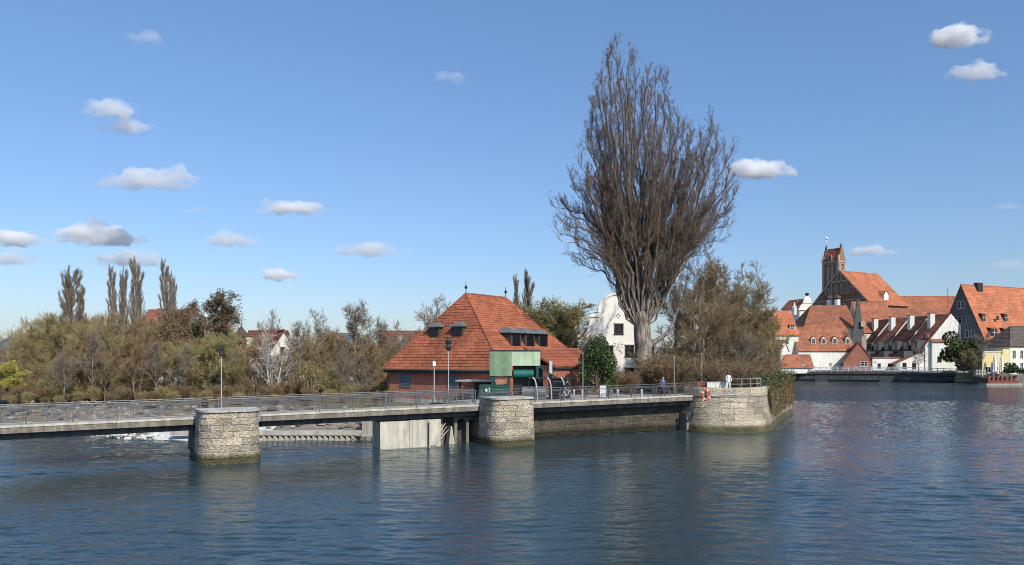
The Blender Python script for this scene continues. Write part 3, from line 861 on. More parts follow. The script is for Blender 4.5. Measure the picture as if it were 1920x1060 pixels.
def house(name, label, cat, loc, yaw, w, d, he, hr, ridge='x', wall='white_plaster', roof='tile_orange', ov=0.4, windows=(), chimneys=(),
          dormers=(), hip=None, course=0.5, group=None, verge=0.2, gablemat=None, fascia=None, style='white', z_in=0.0, ridge_caps=True):
    e = empty(name, loc, yaw, label, cat, group)
    m = MB()
    s = (hr - he) / ((d if ridge == 'x' else w) / 2)
    if hip:
        m.prism([(0, 0), (w, 0), (w, d), (0, d)], -1.0, he)
    elif ridge == 'x':
        m.prism([(0, 0), (w, 0), (w, d), (0, d)], -1.0, he, top=False)
        for x0 in (0, w): m.add([(x0, 0, he), (x0, d, he), (x0, d / 2, hr)], [(0, 1, 2) if x0 else (2, 1, 0)])
    else:
        m.prism([(0, 0), (w, 0), (w, d), (0, d)], -1.0, he, top=False)
        for y0 in (0, d): m.add([(0, y0, he), (w, y0, he), (w / 2, y0, hr)], [(0, 1, 2) if y0 == 0 else (2, 1, 0)])
    m.build('wall', wall, e)
    ez = he - s * ov * 0.6 if not hip else he
    rf = MB(); zt = 0.05
    if hip:
        (x1, y1), (x2, y2) = hip           # ridge ends
        c = [(-ov, -ov, he), (w + ov, -ov, he), (w + ov, d + ov, he), (-ov, d + ov, he)]
        r1, r2 = (x1, y1, hr), (x2, y2, hr)
        if abs(y2 - y1) > abs(x2 - x1):    # ridge along y
            roof_slope(rf, c[0], c[1], r1, r1, course); roof_slope(rf, c[1], c[2], r2, r1, course)
            roof_slope(rf, c[2], c[3], r2, r2, course); roof_slope(rf, c[3], c[0], r1, r2, course)
        else:
            roof_slope(rf, c[0], c[1], r2, r1, course); roof_slope(rf, c[1], c[2], r2, r2, course)
            roof_slope(rf, c[2], c[3], r1, r2, course); roof_slope(rf, c[3], c[0], r1, r1, course)
    elif ridge == 'x':
        k = s * ov
        roof_slope(rf, (-verge, -ov, he - k + zt), (w + verge, -ov, he - k + zt), (w + verge, d / 2, hr + zt), (-verge, d / 2, hr + zt), course)
        roof_slope(rf, (w + verge, d + ov, he - k + zt), (-verge, d + ov, he - k + zt), (-verge, d / 2, hr + zt), (w + verge, d / 2, hr + zt), course)
    else:
        k = s * ov
        roof_slope(rf, (w + ov, -verge, he - k + zt), (w + ov, d + verge, he - k + zt), (w / 2, d + verge, hr + zt), (w / 2, -verge, hr + zt), course)
        roof_slope(rf, (-ov, d + verge, he - k + zt), (-ov, -verge, he - k + zt), (w / 2, -verge, hr + zt), (w / 2, d + verge, hr + zt), course)
    ro = rf.build('roof', roof, e)
    if ridge_caps:
        cm = MB()
        if hip:
            cm.tube([r1, r2], 0.11, 6)
            for a, b in ((c[0], r1), (c[1], r1 if abs(y2 - y1) > abs(x2 - x1) else r2), (c[2], r2), (c[3], r2 if abs(y2 - y1) > abs(x2 - x1) else r1)):
                cm.tube([a, b], 0.10, 6)
        elif ridge == 'x': cm.tube([(-verge, d / 2, hr + .08), (w + verge, d / 2, hr + .08)], 0.12, 6)
        else: cm.tube([(w / 2, -verge, hr + .08), (w / 2, d + verge, hr + .08)], 0.12, 6)
        cm.build('ridge_tiles', roof, ro)
    for wd in windows:
        f, u, z, ww, wh = wd[:5]; st = wd[5] if len(wd) > 5 else style
        li = wd[6] if len(wd) > 6 else 2; ba = wd[7] if len(wd) > 7 else 1
        window(e, FACE[f](w, d) @ Matrix.Translation((u, -0.01, z)), ww, wh, st, li, ba)
    for ch in chimneys:
        x, y, z0, z1, cw, cd = ch[:6]; cmn = ch[6] if len(ch) > 6 else 'white_plaster'
        m = MB(); m.box(x, y, z0, x + cw, y + cd, z1); c_ = m.build('chimney', cmn, e)
        m = MB(); m.box(x - .08, y - .08, z1 + .003, x + cw + .08, y + cd + .08, z1 + 0.18); m.build('chimney_cap', roof, c_)
    for dm in dormers:
        f, u, inset, ww, wh, kind = dm[:6]; dm_wall = dm[6] if len(dm) > 6 else 'white_plaster'; dm_roof = dm[7] if len(dm) > 7 else roof
        run = (w if f in 'lr' else d)
        if hip: half = {'f': hip[0][1], 'r': w - hip[0][0], 'l': hip[0][0], 'b': d - hip[1][1]}[f]
        else: half = run / 2
        s_ = (hr - he) / half
        T = FACE[f](w, d)
        z = he + s_ * inset + 0.05
        dep = wh / s_ + 1.0 + (0.8 if kind != 'shed' else 0.3)
        m = MB()
        m.box(u, inset, z - 0.15, u + ww, inset + wh / s_ + 0.5, z + wh, T)
        if kind == 'gable': m.solid([T @ Vector(p) for p in ((u, inset, z + wh), (u + ww, inset, z + wh), (u + ww / 2, inset, z + wh + ww * .45))], T.to_3x3() @ Vector((0, 0.5, 0)))
        dd = m.build('dormer', dm_wall, e)
        m = MB(); o_ = 0.15
        if kind == 'gable':
            h = ww * .45; b2 = inset + (wh + h) / s_ + .4
            m.solid([T @ Vector(p) for p in ((u - o_, inset - o_, z + wh - .08), (u + ww / 2, inset - o_, z + wh + h + .02), (u + ww / 2, b2, z + wh + h + .02), (u - o_, b2, z + wh - .08))], (0, 0, .1))
            m.solid([T @ Vector(p) for p in ((u + ww / 2, inset - o_, z + wh + h + .02), (u + ww + o_, inset - o_, z + wh - .08), (u + ww + o_, b2, z + wh - .08), (u + ww / 2, b2, z + wh + h + .02))], (0, 0, .1))
        elif kind == 'shed':
            m.solid([T @ Vector(p) for p in ((u - o_, inset - .3, z + wh + .01), (u + ww + o_, inset - .3, z + wh + .01), (u + ww + o_, inset + wh / s_ + 1.6, z + wh + .6), (u - o_, inset + wh / s_ + 1.6, z + wh + .6))], (0, 0, .12))
        else:   # hipped zinc hood
            h = 0.5; b2 = inset + (wh + h) / s_ + .5; a = T @ Vector((u - .2, inset - .22, z + wh)); b = T @ Vector((u + ww + .2, inset - .22, z + wh))
            c1 = T @ Vector((u + ww / 2 + .15, inset + .75, z + wh + h)); c0 = T @ Vector((u + ww / 2 - .15, inset + .75, z + wh + h))
            d1 = T @ Vector((u + ww + .25, b2, z + wh)); d0 = T @ Vector((u - .25, b2, z + wh)); e1_ = T @ Vector((u + ww / 2 + .15, b2, z + wh + h)); e0_ = T @ Vector((u + ww / 2 - .15, b2, z + wh + h))
            m.add([a, b, c1, c0, d1, d0, e1_, e0_, a - Vector((0, 0, .1)), b - Vector((0, 0, .1)), d1 - Vector((0, 0, .1)), d0 - Vector((0, 0, .1))],
                  [(0, 1, 2, 3), (1, 4, 6, 2), (5, 0, 3, 7), (3, 2, 6, 7), (8, 9, 1, 0), (9, 10, 4, 1), (11, 8, 0, 5), (11, 10, 9, 8)])
        m.build('dormer_roof', dm_roof, dd)
        g = MB(); g.box(u + ww * .16, inset - .05, z + .12, u + ww * .84, inset - .015, z + wh - .1, T)
        g.build('pane', 'glass', dd)
        if kind != 'zinc':
            g = MB(); g.box(u + ww * .48, inset - .08, z + .12, u + ww * .52, inset - .052, z + wh - .1, T)
            g.box(u + ww * .16, inset - .08, z + wh * .52, u + ww * .84, inset - .052, z + wh * .56, T); g.build('glazing_bar', 'frame_white', dd)
    return e

# ---------------------------------------------------------------- brick turbine house with the steep hipped roof
ax, ay = math.radians(-35), 0
ex = Vector((math.cos(ax), math.sin(ax), 0)); ey = Vector((-math.sin(ax), math.cos(ax), 0))
C0 = Vector((X(940, 76), 76, 0)); BL, BD = 15.2, 16.4
O = C0 - ex * BL
gz = 2.2
def lx(px, ly):   # local x on the front side of the brick house at picture column px
    k = (px - 960) / F
    return (k * (O.y + ey.y * ly) - (O.x + ey.x * ly)) / (ex.x - k * ex.y)
def ly(px, lx_):  # local y on its right side
    k = (px - 960) / F
    return (k * (O.y + ex.y * lx_) - (O.x + ex.x * lx_)) / (ey.x - k * ey.y)
he, hr = 5.75 - gz, 13.9 - gz
r0, r1 = BD / 2 - 4.2, BD / 2 + 3.2
din = 1.35
bh = house('brick_house', 'red brick building under a steep hipped tile roof, standing behind the footbridge', 'house', (O.x, O.y, gz), ax, BL, BD, he, hr, hip=((BL / 2, r0), (BL / 2, r1)),
      wall='brick', roof='tile_red', ov=0.55, course=0.34,
      dormers=[('f', lx(803, din), din, 1.5, 1.75, 'zinc', 'frame_dark', 'zinc'), ('f', lx(846, din), din, 1.5, 1.75, 'zinc', 'frame_dark', 'zinc')]
      + [('r', ly(p, BL - 1.9), 1.9, 1.9, 1.8, 'zinc', 'frame_dark', 'zinc') for p in (958, 985, 1010)])
def ppart(name, material, *boxes, T=None, parent=bh):
    m = MB()
    for b in boxes: m.box(*b, T=T)
    return m.build(name, material, parent)
ppart('fascia', 'frame_dark', (-.42, -.42, he - .42, BL + .42, -.06, he - .06))
ppart('fascia', 'frame_dark', (BL + .06, -.42, he - .42, BL + .42, BD + .4, he - .06))
ppart('gutter', 'grey_metal', (-.66, -.68, he - .12, BL + .66, -.57, he))
ppart('gutter', 'grey_metal', (BL + .57, -.56, he - .12, BL + .68, BD + .5, he))
ppart('plinth', 'concrete_light', (-.08, -.08, -.9, BL + .08, BD + .05, 0.35))
m = MB(); m.tube([(.05, -.2, 0), (.05, -.2, he - .1)], .06, 6); m.build('downpipe', 'dark_metal', bh)
for p0, p1 in ((751, 769), (840, 858)):
    u0, u1 = lx(p0, 0), lx(p1, 0); z0, z1 = 1.6, 2.95
    w0 = ppart('louvre_window', 'grey_metal', (u0 - .08, -.06, z0 - .08, u0, .02, z1 + .08), (u1, -.06, z0 - .08, u1 + .08, .02, z1 + .08), (u0, -.06, z1, u1, .02, z1 + .08), (u0, -.06, z0 - .08, u1, .02, z0))
    m = MB()
    for k in range(9):
        z = z0 + (z1 - z0) * k / 9
        m.solid([(u0, -.05, z), (u1, -.05, z), (u1, .0, z + .14), (u0, .0, z + .14)], (0, -.012, .0))
    m.build('slats', 'grey_metal', w0, kind='stuff')
    m = MB(); m.box(u0, .0, z0, u1, .012, z1); m.build('backing', 'frame_dark', w0)
# roof finials
for (fx, fy) in ((BL / 2, r0), (BL / 2, r1)):
    m = MB(); m.lathe((fx, fy, hr), [(.05, 0), (.035, .45), (.14, .55), (.17, .68), (.12, .8), (.03, .86), (.03, 1.25), (.005, 1.3)], 8); m.build('finial', 'dark_metal', bh)
# low brick wing to the right with plain eave
wl = BD - 1.5
m = MB(); m.box(BL, 5.5, -1, BL + 2.6, BD - .6, he + .45); m.build('wing_wall', 'brick', bh)
m = MB(); roof_slope(m, (BL + 3.0, 5.2, he + .30), (BL + 3.0, BD - .3, he + .30), (BL - 0.9, BD - .3, he + 2.3), (BL - 0.9, 5.2, he + 2.3), .34); m.build('wing_roof', 'tile_red', bh)
ppart('fascia', 'frame_dark', (BL + 2.55, 5.3, he + .02, BL + 2.85, BD - .3, he + .32))
# lean-to against the front
u0, u1 = lx(868, -1.2), lx(925, -1.2)
m = MB(); m.box(u0, -2.4, 2.4, u1, -.02, 2.55); m.build('porch_roof', 'concrete_light', bh)
m = MB(); m.box(u0 + .3, -2.2, .0, u0 + .45, -2.05, 2.4); m.build('porch_post', 'dark_metal', bh)
m = MB(); m.box(u0 + .6, -.12, .35, u1, -.03, 2.3); m.build('porch_door', 'frame_dark', bh)

# ---------------------------------------------------------------- white house with the curved gable
D = 105.0; s = D / F
e = empty('gabled_white_house', (X(1157, D), D, 3.0), 0, 'bright white house with a round topped curved gable, behind the big poplar', 'house')
def g(px, py): return ((px - 1157) * s, Z(py, D) - 3.0)
half = []
half.append(g(1083, 730)); half.append(g(1083, 640))
for k in range(9):      # concave sweep
    a = math.pi / 2 * k / 8; half.append(g(1083 + 24 * (math.sin(a) ** 1.0), 638 - 44 * (1 - math.cos(a) ** 1.0) - 6 * k / 8))
half += [g(1109, 586), g(1120, 586)]
for k in range(1, 15):
    a = math.pi / 2 * k / 14; half.append(g(1157 - 37 * math.cos(a), 586 - 37 * math.sin(a)))
prof = half + [(-x, z) for x, z in reversed(half[:-1])]
m = MB(); n = len(prof)
m.add([(x, 0, z) for x, z in prof] + [(x, .6, z) for x, z in prof], [tuple(range(n - 1, -1, -1)), tuple(range(n, 2 * n))] + [(i, (i + 1) % n, n + (i + 1) % n, n + i) for i in range(n)])
# reverse so that the front faces the river
m.f = [list(reversed(f)) for f in m.f]
m.build('gable_wall', 'limewash', e)
tr = MB(); ring = []
top = half[10:]; full = top + [(-x, z) for x, z in reversed(top[:-1])]
for (x0, z0), (x1, z1) in zip(full[:-1], full[1:]):
    cx, cz = 0, g(1157, 586)[1]
    def inn(x, z):
        d_ = Vector((cx - x, cz - z)); 
        if d_.length < .1: return (x, z)
        d_.normalize(); return (x + d_.x * .3, z + d_.y * .3)
    a, b = inn(x0, z0), inn(x1, z1)
    tr.solid([(x0, -.12, z0), (x1, -.12, z1), (b[0], -.12, b[1]), (a[0], -.12, a[1])], (0, .78, 0))
tr.box(g(1104, 0)[0], -.14, g(0, 595)[1], g(1124, 0)[0], .0, g(0, 592)[1])
tr.build('cornice', 'limewash', e)
Wd = -g(1083, 700)[0]
m = MB(); m.box(-Wd + .3, .6, -.5, Wd - .3, 16, g(0, 650)[1]); m.build('wall', 'white_plaster', e)
m = MB(); zr = g(0, 566)[1]; ze = g(0, 652)[1]
roof_slope(m, (Wd, .6, ze), (Wd, 16, ze), (0, 16, zr), (0, .6, zr), .4); roof_slope(m, (-Wd, 16, ze), (-Wd, .6, ze), (0, .6, zr), (0, 16, zr), .4); m.build('roof', 'tile_rust', e)
for (a, b, c, d_) in ((1152, 607, 1169, 626), (1134, 648, 1150, 669), (1172, 647, 1189, 668), (1098, 650, 1112, 668), (1210, 648, 1226, 669), (1134, 690, 1150, 712), (1172, 690, 1189, 712)):
    x0, z1 = g(a, b); x1, z0 = g(c, d_)
    window(e, Matrix.Translation((x0, -.02, z0)), x1 - x0, z1 - z0, 'dark', 2, 2)
    m = MB(); m.box(x0 - .08, -.12, z1 + .01, x1 + .08, -.0, z1 + .14); m.build('lintel', 'white_plaster', e)
for (a, b) in ((1156, 592), (1162, 592), (1159, 589), (1159, 596)):
    x0, z0 = g(a, b); m = MB(); m.tube([(x0, -.03, z0), (x0, .02, z0)], .09, 8); m.build('vent_hole', 'frame_dark', e)

# ---------------------------------------------------------------- houses in the trees on the left
D = 112.0
yw = math.radians(-38)
house('white_gabled_house', 'white gabled house with a dark red roof, half hidden behind the birches', 'house', (X(500, D), D, 2.4), math.radians(22),
      X(552, D) - X(500, D) + .8, 15, Z(668, D) - 2.4, Z(619, D) - 2.4, ridge='y', wall='white_plaster', roof='tile_brown', ov=.3,
      windows=[('f', 1.9, 5.0, .7, 1.1, 'dark'), ('f', 1.7, 2.4, .8, 1.2, 'dark'), ('f', 3.0, 2.4, .8, 1.2, 'dark')])
D = 116.0
house('long_tiled_house', 'long house with dark brown roof running left behind the white gable', 'house', (X(447, D), D, 2.4), 0,
      X(520, D) - X(447, D), 10, Z(662, D) - 2.4, Z(622, D + 5) - 2.4, ridge='x', wall='white_plaster', roof='tile_brown', ov=.4,
      windows=[('f', 1.2, 1.4, .8, 1.2, 'dark'), ('f', 3.2, 1.4, .8, 1.2, 'dark')],
      chimneys=[(.8, 1.2, 3.5, Z(632, D + 1) - 2.4, .75, .75)])
D = 150.0
house('green_roofed_house', 'pale green roofed house glimpsed between bare trees', 'house', (X(590, D), D, 2.6), 0.1, 8, 9, Z(662, D) - 2.6, Z(626, D + 4) - 2.6, wall='white_plaster', roof='zinc',
      windows=[('f', 1.2, 2.4, .8, 1.2), ('f', 4.2, 2.4, .8, 1.2)])
D = 150.0
house('brown_roofed_house', 'brown roofed house with a small white chimney, left of the brick building', 'house', (X(705, D), D, 2.6), 0.0, 13, 10, Z(668, D) - 2.6, Z(622, D + 5) - 2.6, wall='cream_plaster', roof='tile_brown',
      windows=[('f', 2, 1.6, .9, 1.3), ('f', 6, 1.6, .9, 1.3)], chimneys=[(X(742, D) - X(705, D), 2.6, 4, Z(628, D) - 2.6, .8, .8)])
D = 150.0
house('red_roofed_house', 'tall house whose red roof and dark chimney show between the poplar tops', 'house', (X(262, D), D, 2.6), 0.0, 7, 8, Z(606, D) - 2.6, Z(582, D + 4) - 2.6, wall='cream_plaster', roof='tile_rust',
      chimneys=[(X(287, D) - X(262, D), 2, 8, Z(579, D) - 2.6, .8, .8, 'brick')])
D = 140
e = empty('onion_dome_turret', (X(453, D), D, 2.6), 0, 'small dark onion domed turret above the long brown roof', 'turret')
m = MB(); m.lathe((0, 0, 0), [(.9, 0), (.9, Z(636, D) - 2.6)], 8); m.build('shaft', 'cream_plaster', e)
m = MB(); z = Z(636, D) - 2.6; m.lathe((0, 0, z), [(.9, 0), (1.15, .5), (1.1, 1.0), (.6, 1.6), (.2, 2.1), (.06, 2.6), (.03, 3.0)], 10); m.build('dome', 'tile_dark', e)
# ---------------------------------------------------------------- old town on the far bank
GZ = 3.15
def at_house(name, label, px, D, yaw, wpx=None, w=None, d=10, ye=None, yr=None, group=None, **kw):
    w = w if w else (wpx / F * D) / math.cos(yaw)
    he = Z(ye, D) - GZ; dr = d / 2 if kw.get('ridge', 'x') == 'x' else 0
    hr = Z(yr, D + dr) - GZ
    return house(name, label, 'house', (X(px, D), D, GZ), yaw, w, d, he, hr, group=group, **kw)

def wrow(f, us, zs, ww, wh, *st): return [(f, u, z, ww, wh) + st for u in us for z in zs]

# long pale house behind the trees at the tip of the island
D = 238; k = D / F
at_house('long_pale_house', 'long pale green house with orange roof and small dormers near the far bridge', 1352, D, 0, wpx=145, d=13, ye=627, yr=584, wall='cream_plaster',
         windows=wrow('f', [k * v for v in (4, 22, 40, 58, 76, 88, 104, 120)], [Z(646, D) - GZ, Z(668, D) - GZ, Z(687, D) - GZ], 1.1, 1.6),
         dormers=[('f', k * v, 1.2, 1.5, 1.3, 'shed') for v in (18, 50, 84, 107, 132)])
# second building: two big roofs split by a grey fire wall
D = 262
at_house('hipped_orange_house', 'broad orange roof with clipped grey end, left of the slate fire wall', 1508, D, 0, wpx=96, d=14, ye=615, yr=573, roof='tile_rust', wall='cream_plaster',
         hip=((5.0, 7), (96 / F * D, 7)))
at_house('tall_orange_house', 'broad orange roof on the right of the slate fire wall', 1616, D, 0, wpx=66, d=16, ye=622, yr=566, roof='tile_rust', wall='cream_plaster')
e = empty('fire_wall', (X(1609, 259), 259, GZ), 0, 'pointed dark slate fire wall rising between two broad orange roofs', 'wall')
m = MB(); a = 9.5 / F * 259
m.solid([(-a, 0, 0), (a * 1.5, 0, 0), (a * 1.2, 0, Z(625, 259) - GZ), (.3, 0, Z(561, 259) - GZ), (-.2, 0, Z(561, 259) - GZ), (-a, 0, Z(625, 259) - GZ)], (0, .6, 0)); m.build('wall', 'slate', e)
m = MB(); m.box(.6, -.8, Z(613, 259) - GZ, 2.0, -.01, Z(602, 259) - GZ); m.build('bay', 'brick_pale', e)
# low white house with four dormers
D = 236; k = D / F
at_house('dormered_white_house', 'low white house with brown red roof and a row of four white dormers', 1497, D, 0.10, wpx=112, d=11, ye=656, yr=614, roof='tile_rust', wall='white_plaster',
         dormers=[('f', k * v, 1.4, 1.5, 1.6, 'gable') for v in (30, 50, 72, 98)], windows=[('f', k * 20, 1.0, .9, 1.2), ('f', k * 60, 1.0, .9, 1.2)])
D = 232
at_house('small_blue_white_house', 'tiny bluish white gabled house with red roof, next to the far bridge end', 1462, D, math.radians(35), w=4.2, d=7, ye=656, yr=638, ridge='y', roof='tile_rust', wall='white_plaster',
         windows=[('f', 1.6, 3.4, .8, 1.1)])
at_house('red_lean_to', 'low red roofed annex with white wall beside the far bridge end', 1464, 231, 0.05, wpx=62, d=5, ye=687, yr=666, roof='tile_rust', wall='white_plaster', windows=[('f', 6.5, .8, .8, 1.0)])
# brick house with an arched chimney
D = 231
at_house('brick_gabled_house', 'small brick gabled house with brown roof and arched chimney by the far bridge', 1582, D, math.radians(-20), w=8.3, d=12, ye=678, yr=642, ridge='y', roof='tile_rust', wall='brick',
         windows=[('f', 4.6, 1.2, 2.0, 1.5)], chimneys=[(5.2, 4, 6, Z(630, D) - GZ, 1.3, 1.1, 'brick_pale')])
# terrace of narrow houses stepping away from the river
x0 = 120.2; xr = 127.7
names = ['nearest the river, with a bright white gable wall', 'second from the river, behind the white gable', 'third from the river', 'furthest back, beside the brick gabled house']
for i in range(4):
    Dk = 225 + 10.6 * i; sx = -0.6 * i; L = 10.3
    e = empty('terraced_house', (x0 + sx, Dk, GZ), 0, 'narrow terraced house with stepped red roofs, ' + names[i], 'house', 'terrace of narrow red roofed houses')
    zr = 19.7 - GZ; ze = 10.7 - GZ; W2 = 15.0
    m = MB(); W2 = 10.6; zw = zr - 1.17 * 3.1
    m.add([(0, 0, -1), (W2, 0, -1), (W2, 0, zw), (7.5, 0, zr), (0, 0, ze), (0, L, -1), (W2, L, -1), (W2, L, zw), (7.5, L, zr), (0, L, ze)],
                    [(0, 1, 2, 3, 4), (9, 8, 7, 6, 5), (0, 4, 9, 5), (1, 6, 7, 2)]); m.build('wall', 'white_plaster', e)
    m = MB()
    roof_slope(m, (-.5, L, ze - .5), (-.5, .05, ze - .5), (7.5, .05, zr + .1), (7.5, L, zr + .1), .5)
    roof_slope(m, (10.9, .05, zw - .3), (10.9, L, zw - .3), (7.5, L, zr + .1), (7.5, .05, zr + .1), .5)
    m.build('roof', 'tile_brown' if i % 2 else 'tile_rust', e)
    m = MB(); m.solid([(-.3, -.12, ze - .1), (7.5, -.12, zr + .25), (7.5, -.12, zr + .05), (-.1, -.12, ze - .45)], (0, .16, 0)); m.build('verge', 'tile_brown', e)
    for y0 in (1.0, 5.6):
        m = MB(); m.box(-1.9, y0, ze - 2.2, 2.0, y0 + 3.4, ze + 1.2); dm = m.build('dormer', 'slate', e)
        m = MB(); m.box(-2.0, y0 + .5, ze - 1.2, -1.905, y0 + 2.9, ze + .6); m.build('pane', 'glass', dm)
    lo = 5.4 - GZ
    m = MB(); m.add([(-8.2, .3, -1), (-.01, .3, -1), (-.01, .3, ze - 2), (-8.2, .3, lo), (-8.2, L, -1), (-.01, L, -1), (-.01, L, ze - 2), (-8.2, L, lo)], [(0, 1, 2, 3), (7, 6, 5, 4), (0, 3, 7, 4)])
    m.build('lower_wall', 'white_plaster' if i != 2 else 'slate', e)
    m = MB(); roof_slope(m, (-9.0, L, lo - .35), (-9.0, .1, lo - .35), (0.1, .1, ze - 1.6), (0.1, L, ze - 1.6), .5); m.build('lower_roof', 'tile_rust', e)
    m = MB(); m.box(-5.2, 2, lo + .8, -2.2, 5.5, ze - 1.9); m.build('lower_dormer', 'slate', e)
    for yy in (2.0, 6.5):
        window(e, FACE['l'](1, L) @ Matrix.Translation((L - yy - 1.2, -8.22 + 0, 0.7)), 1.1, 1.5, 'dark')
    window(e, Matrix.Translation((-6.4, .28, .6)), 1.1, 1.6, 'dark'); window(e, Matrix.Translation((-3.6, .28, .6)), 1.1, 1.6, 'dark')
    m = MB(); m.box(3.9, 4.4, zr - 6, 5.3, 6.2, zr + .3); ch = m.build('chimney', 'white_plaster', e)
    m = MB(); m.box(3.8, 4.3, zr + .303, 5.4, 6.3, zr + .55); m.build('chimney_cap', 'tile_rust', ch)
# garden walls at the foot of the terrace
D = 222
e = empty('riverside_garden_wall', (X(1636, 228), 228, GZ), 0, 'bluish white garden building with small dark windows below the terrace', 'outbuilding')
m = MB(); w_ = 105 / F * 228; m.box(0, 0, -1, w_, 2.5, Z(672, 228) - GZ); m.build('wall', 'white_plaster', e)
m = MB(); m.box(-.2, -.2, Z(672, 228) - GZ + .003, w_ + .2, 2.7, Z(670, 228) - GZ); m.build('coping', 'tile_rust', e)
for u in (1.5, 4.5, 8.2, 13.0): window(e, Matrix.Translation((u, -.01, .6)), .9, 1.4, 'dark', 1, 1)
at_house('red_roofed_annex', 'small white annex with a red lean-to roof between the terrace and the dark grey gable', 1748, 224, 0, wpx=36, d=6, ye=640, yr=628, roof='tile_rust', wall='white_plaster', windows=[('f', 1.5, 2.5, 1.2, 1.6, 'dark')])
# tall grey gabled house
ya = math.radians(25.5)
gx = Vector((math.cos(ya), math.sin(ya), 0)); gy = Vector((-gx.y, gx.x, 0))
half = 7.3; ctr = Vector((X(1802, 225), 225, GZ)); gc = ctr - gy * half
us = lambda px: (px - 1762) / 84 * 14.6
wins = []
for pxs, y in (((1798, 1805), 578), ((1793, 1800, 1813), 606), ((1785, 1794, 1812, 1822), 633), ((1790, 1812), 662)):
    for p_ in pxs: wins.append(('l', us(p_), Z(y, 223) - GZ, .95, 2.1, 'grey', 1, 1))
gh = house('grey_gabled_house', 'tall dark grey gabled house with a huge orange roof at the right edge', 'house', tuple(gc), ya, 38, 2 * half, Z(640, 218.5) - GZ, Z(534, 225) - GZ, ridge='x', wall='grey_plaster', roof='tile_orange', ov=.5,
      windows=wins + [('f', 4.0, Z(668, 218.5) - GZ, 2.0, 2.6, 'white', 1, 1), ('f', 9.5, Z(668, 218.5) - GZ, 2.0, 2.6, 'white', 1, 1)],
      dormers=[('f', 2.0, 2.5, 1.7, 2.0, 'shed', 'frame_dark', 'tile_dark'), ('f', 12.3, 2.6, 1.7, 2.0, 'shed', 'frame_dark', 'tile_dark'),
               ('f', 3.0, .6, 3.2, 2.2, 'shed', 'frame_dark', 'tile_rust'), ('f', 8.8, .7, 1.8, 2.0, 'shed', 'frame_dark', 'tile_rust'), ('f', 15.0, .7, 1.8, 2.0, 'shed', 'frame_dark', 'tile_rust')],
      chimneys=[(6.0, half - 1, Z(545, 225) - GZ, Z(530, 225) - GZ, 2.4, 1.2, 'dark_metal')])
m = MB(); m.box(7.8, 1.95, Z(600, 221) - GZ, 8.9, 2.0, Z(592, 221) - GZ); m.build('skylight', 'glass', gh)
D = 205
at_house('pale_riverside_house', 'pale two storey house with a dark tiled roof, cut by the right edge', 1893, D, 0.25, w=16, d=9, ye=650, yr=612, roof='tile_dark', wall='cream_plaster', hip=((5, 4.5), (11, 4.5)),
         windows=wrow('f', [1.0, 3.4, 5.8, 8.2], [Z(672, D) - GZ, Z(695, D) - GZ], 1.0, 2.1, 'grey', 2, 1))
e = empty('yellow_pavilion', (X(1842, 203), 203, GZ - .3), 0, 'flat roofed yellow pavilion behind the folded parasols', 'pavilion')
m = MB(); m.box(0, 0, -1, 4.8, 4, Z(661, 203) - GZ + .3); m.box(5.6, .5, 1.4, 7.4, 4, Z(655, 203) - GZ + .3); m.build('wall', 'yellow_plaster', e)
m = MB(); m.box(-.1, -.1, Z(661, 203) - GZ + .303, 4.9, 4.1, Z(659, 203) - GZ + .3); m.build('coping', 'white_plaster', e)
for u in (.7, 2.6): window(e, Matrix.Translation((u, -.01, 0)), 1.5, 1.7, 'white', 2, 0)
at_house('back_roof_house', 'long orange roofed block stretching behind the terrace chimneys', 1640, 292, 0, wpx=165, d=16, ye=596, yr=558, roof='tile_orange', wall='cream_plaster')
at_house('far_roof_house', 'furthest orange roof, just right of the church roof foot', 1700, 330, 0, wpx=110, d=16, ye=580, yr=556, roof='tile_rust', wall='cream_plaster')
at_house('middle_roof_house', 'plain rust roof between the white chimneys and the fire wall', 1650, 272, 0, wpx=120, d=12, ye=612, yr=580, roof='tile_rust', wall='cream_plaster',
         dormers=[('f', 120 / F * 272 * .32, .8, 1.8, 1.6, 'gable')])
# baroque stepped gable house far left of the church
D = 330
e = at_house('baroque_gable_house', 'small white curly gabled house with a red roof left of the church', 1499, D, math.radians(12), w=7.2, d=14, ye=576, yr=560, ridge='y', roof='tile_rust', wall='white_plaster', windows=[('f', 2.6, 21, 1, 2.0, 'dark')])
m = MB(); zb = Z(582, D) - GZ; zt = Z(557, D) - GZ
m.solid([(-.8, -.3, zb), (8.0, -.3, zb), (7.0, -.3, zb + 1.7), (5.6, -.3, zb + 3.1), (5.2, -.3, zt - .3), (3.6, -.3, zt + .6), (2.0, -.3, zt - .3), (1.6, -.3, zb + 3.1), (.2, -.3, zb + 1.7)], (0, .6, 0)); m.build('gable', 'white_plaster', e)
m = MB(); m.box(-.8, -.5, zb, 8, -.3, zb + .25); m.box(1.4, -.5, zb + 3.0, 5.8, -.3, zb + 3.2); m.build('cornice', 'white_plaster', e)
m = MB(); m.lathe((3.6, 0, zt + .6), [(.5, 0), (.8, .3), (.9, .7), (.5, 1.1), (.1, 1.3)], 8); m.build('urn', 'dark_metal', e)
m = MB(); m.lathe((-2.4, 0, 0), [(.9, zb - 2), (.9, zb + 1.0), (1.1, zb + 1.1), (.5, zb + 1.8), (.25, zb + 2.8), (.05, zb + 3.5)], 8); m.build('corner_turret', 'white_plaster', e)

e = empty('roof_aerial', (X(1777, 285), 285, Z(562, 285) + 0), 0, 'thin roof aerial on the long orange block left of the grey gable', 'aerial')
m = MB(); m.tube([(0, 0, -3), (0, 0, 4.4)], .07, 5); m.build('mast', 'dark_metal', e)
m = MB(); m.tube([(-.8, 0, 3.4), (.8, 0, 3.4)], .04, 4); m.build('crossbar', 'dark_metal', e)
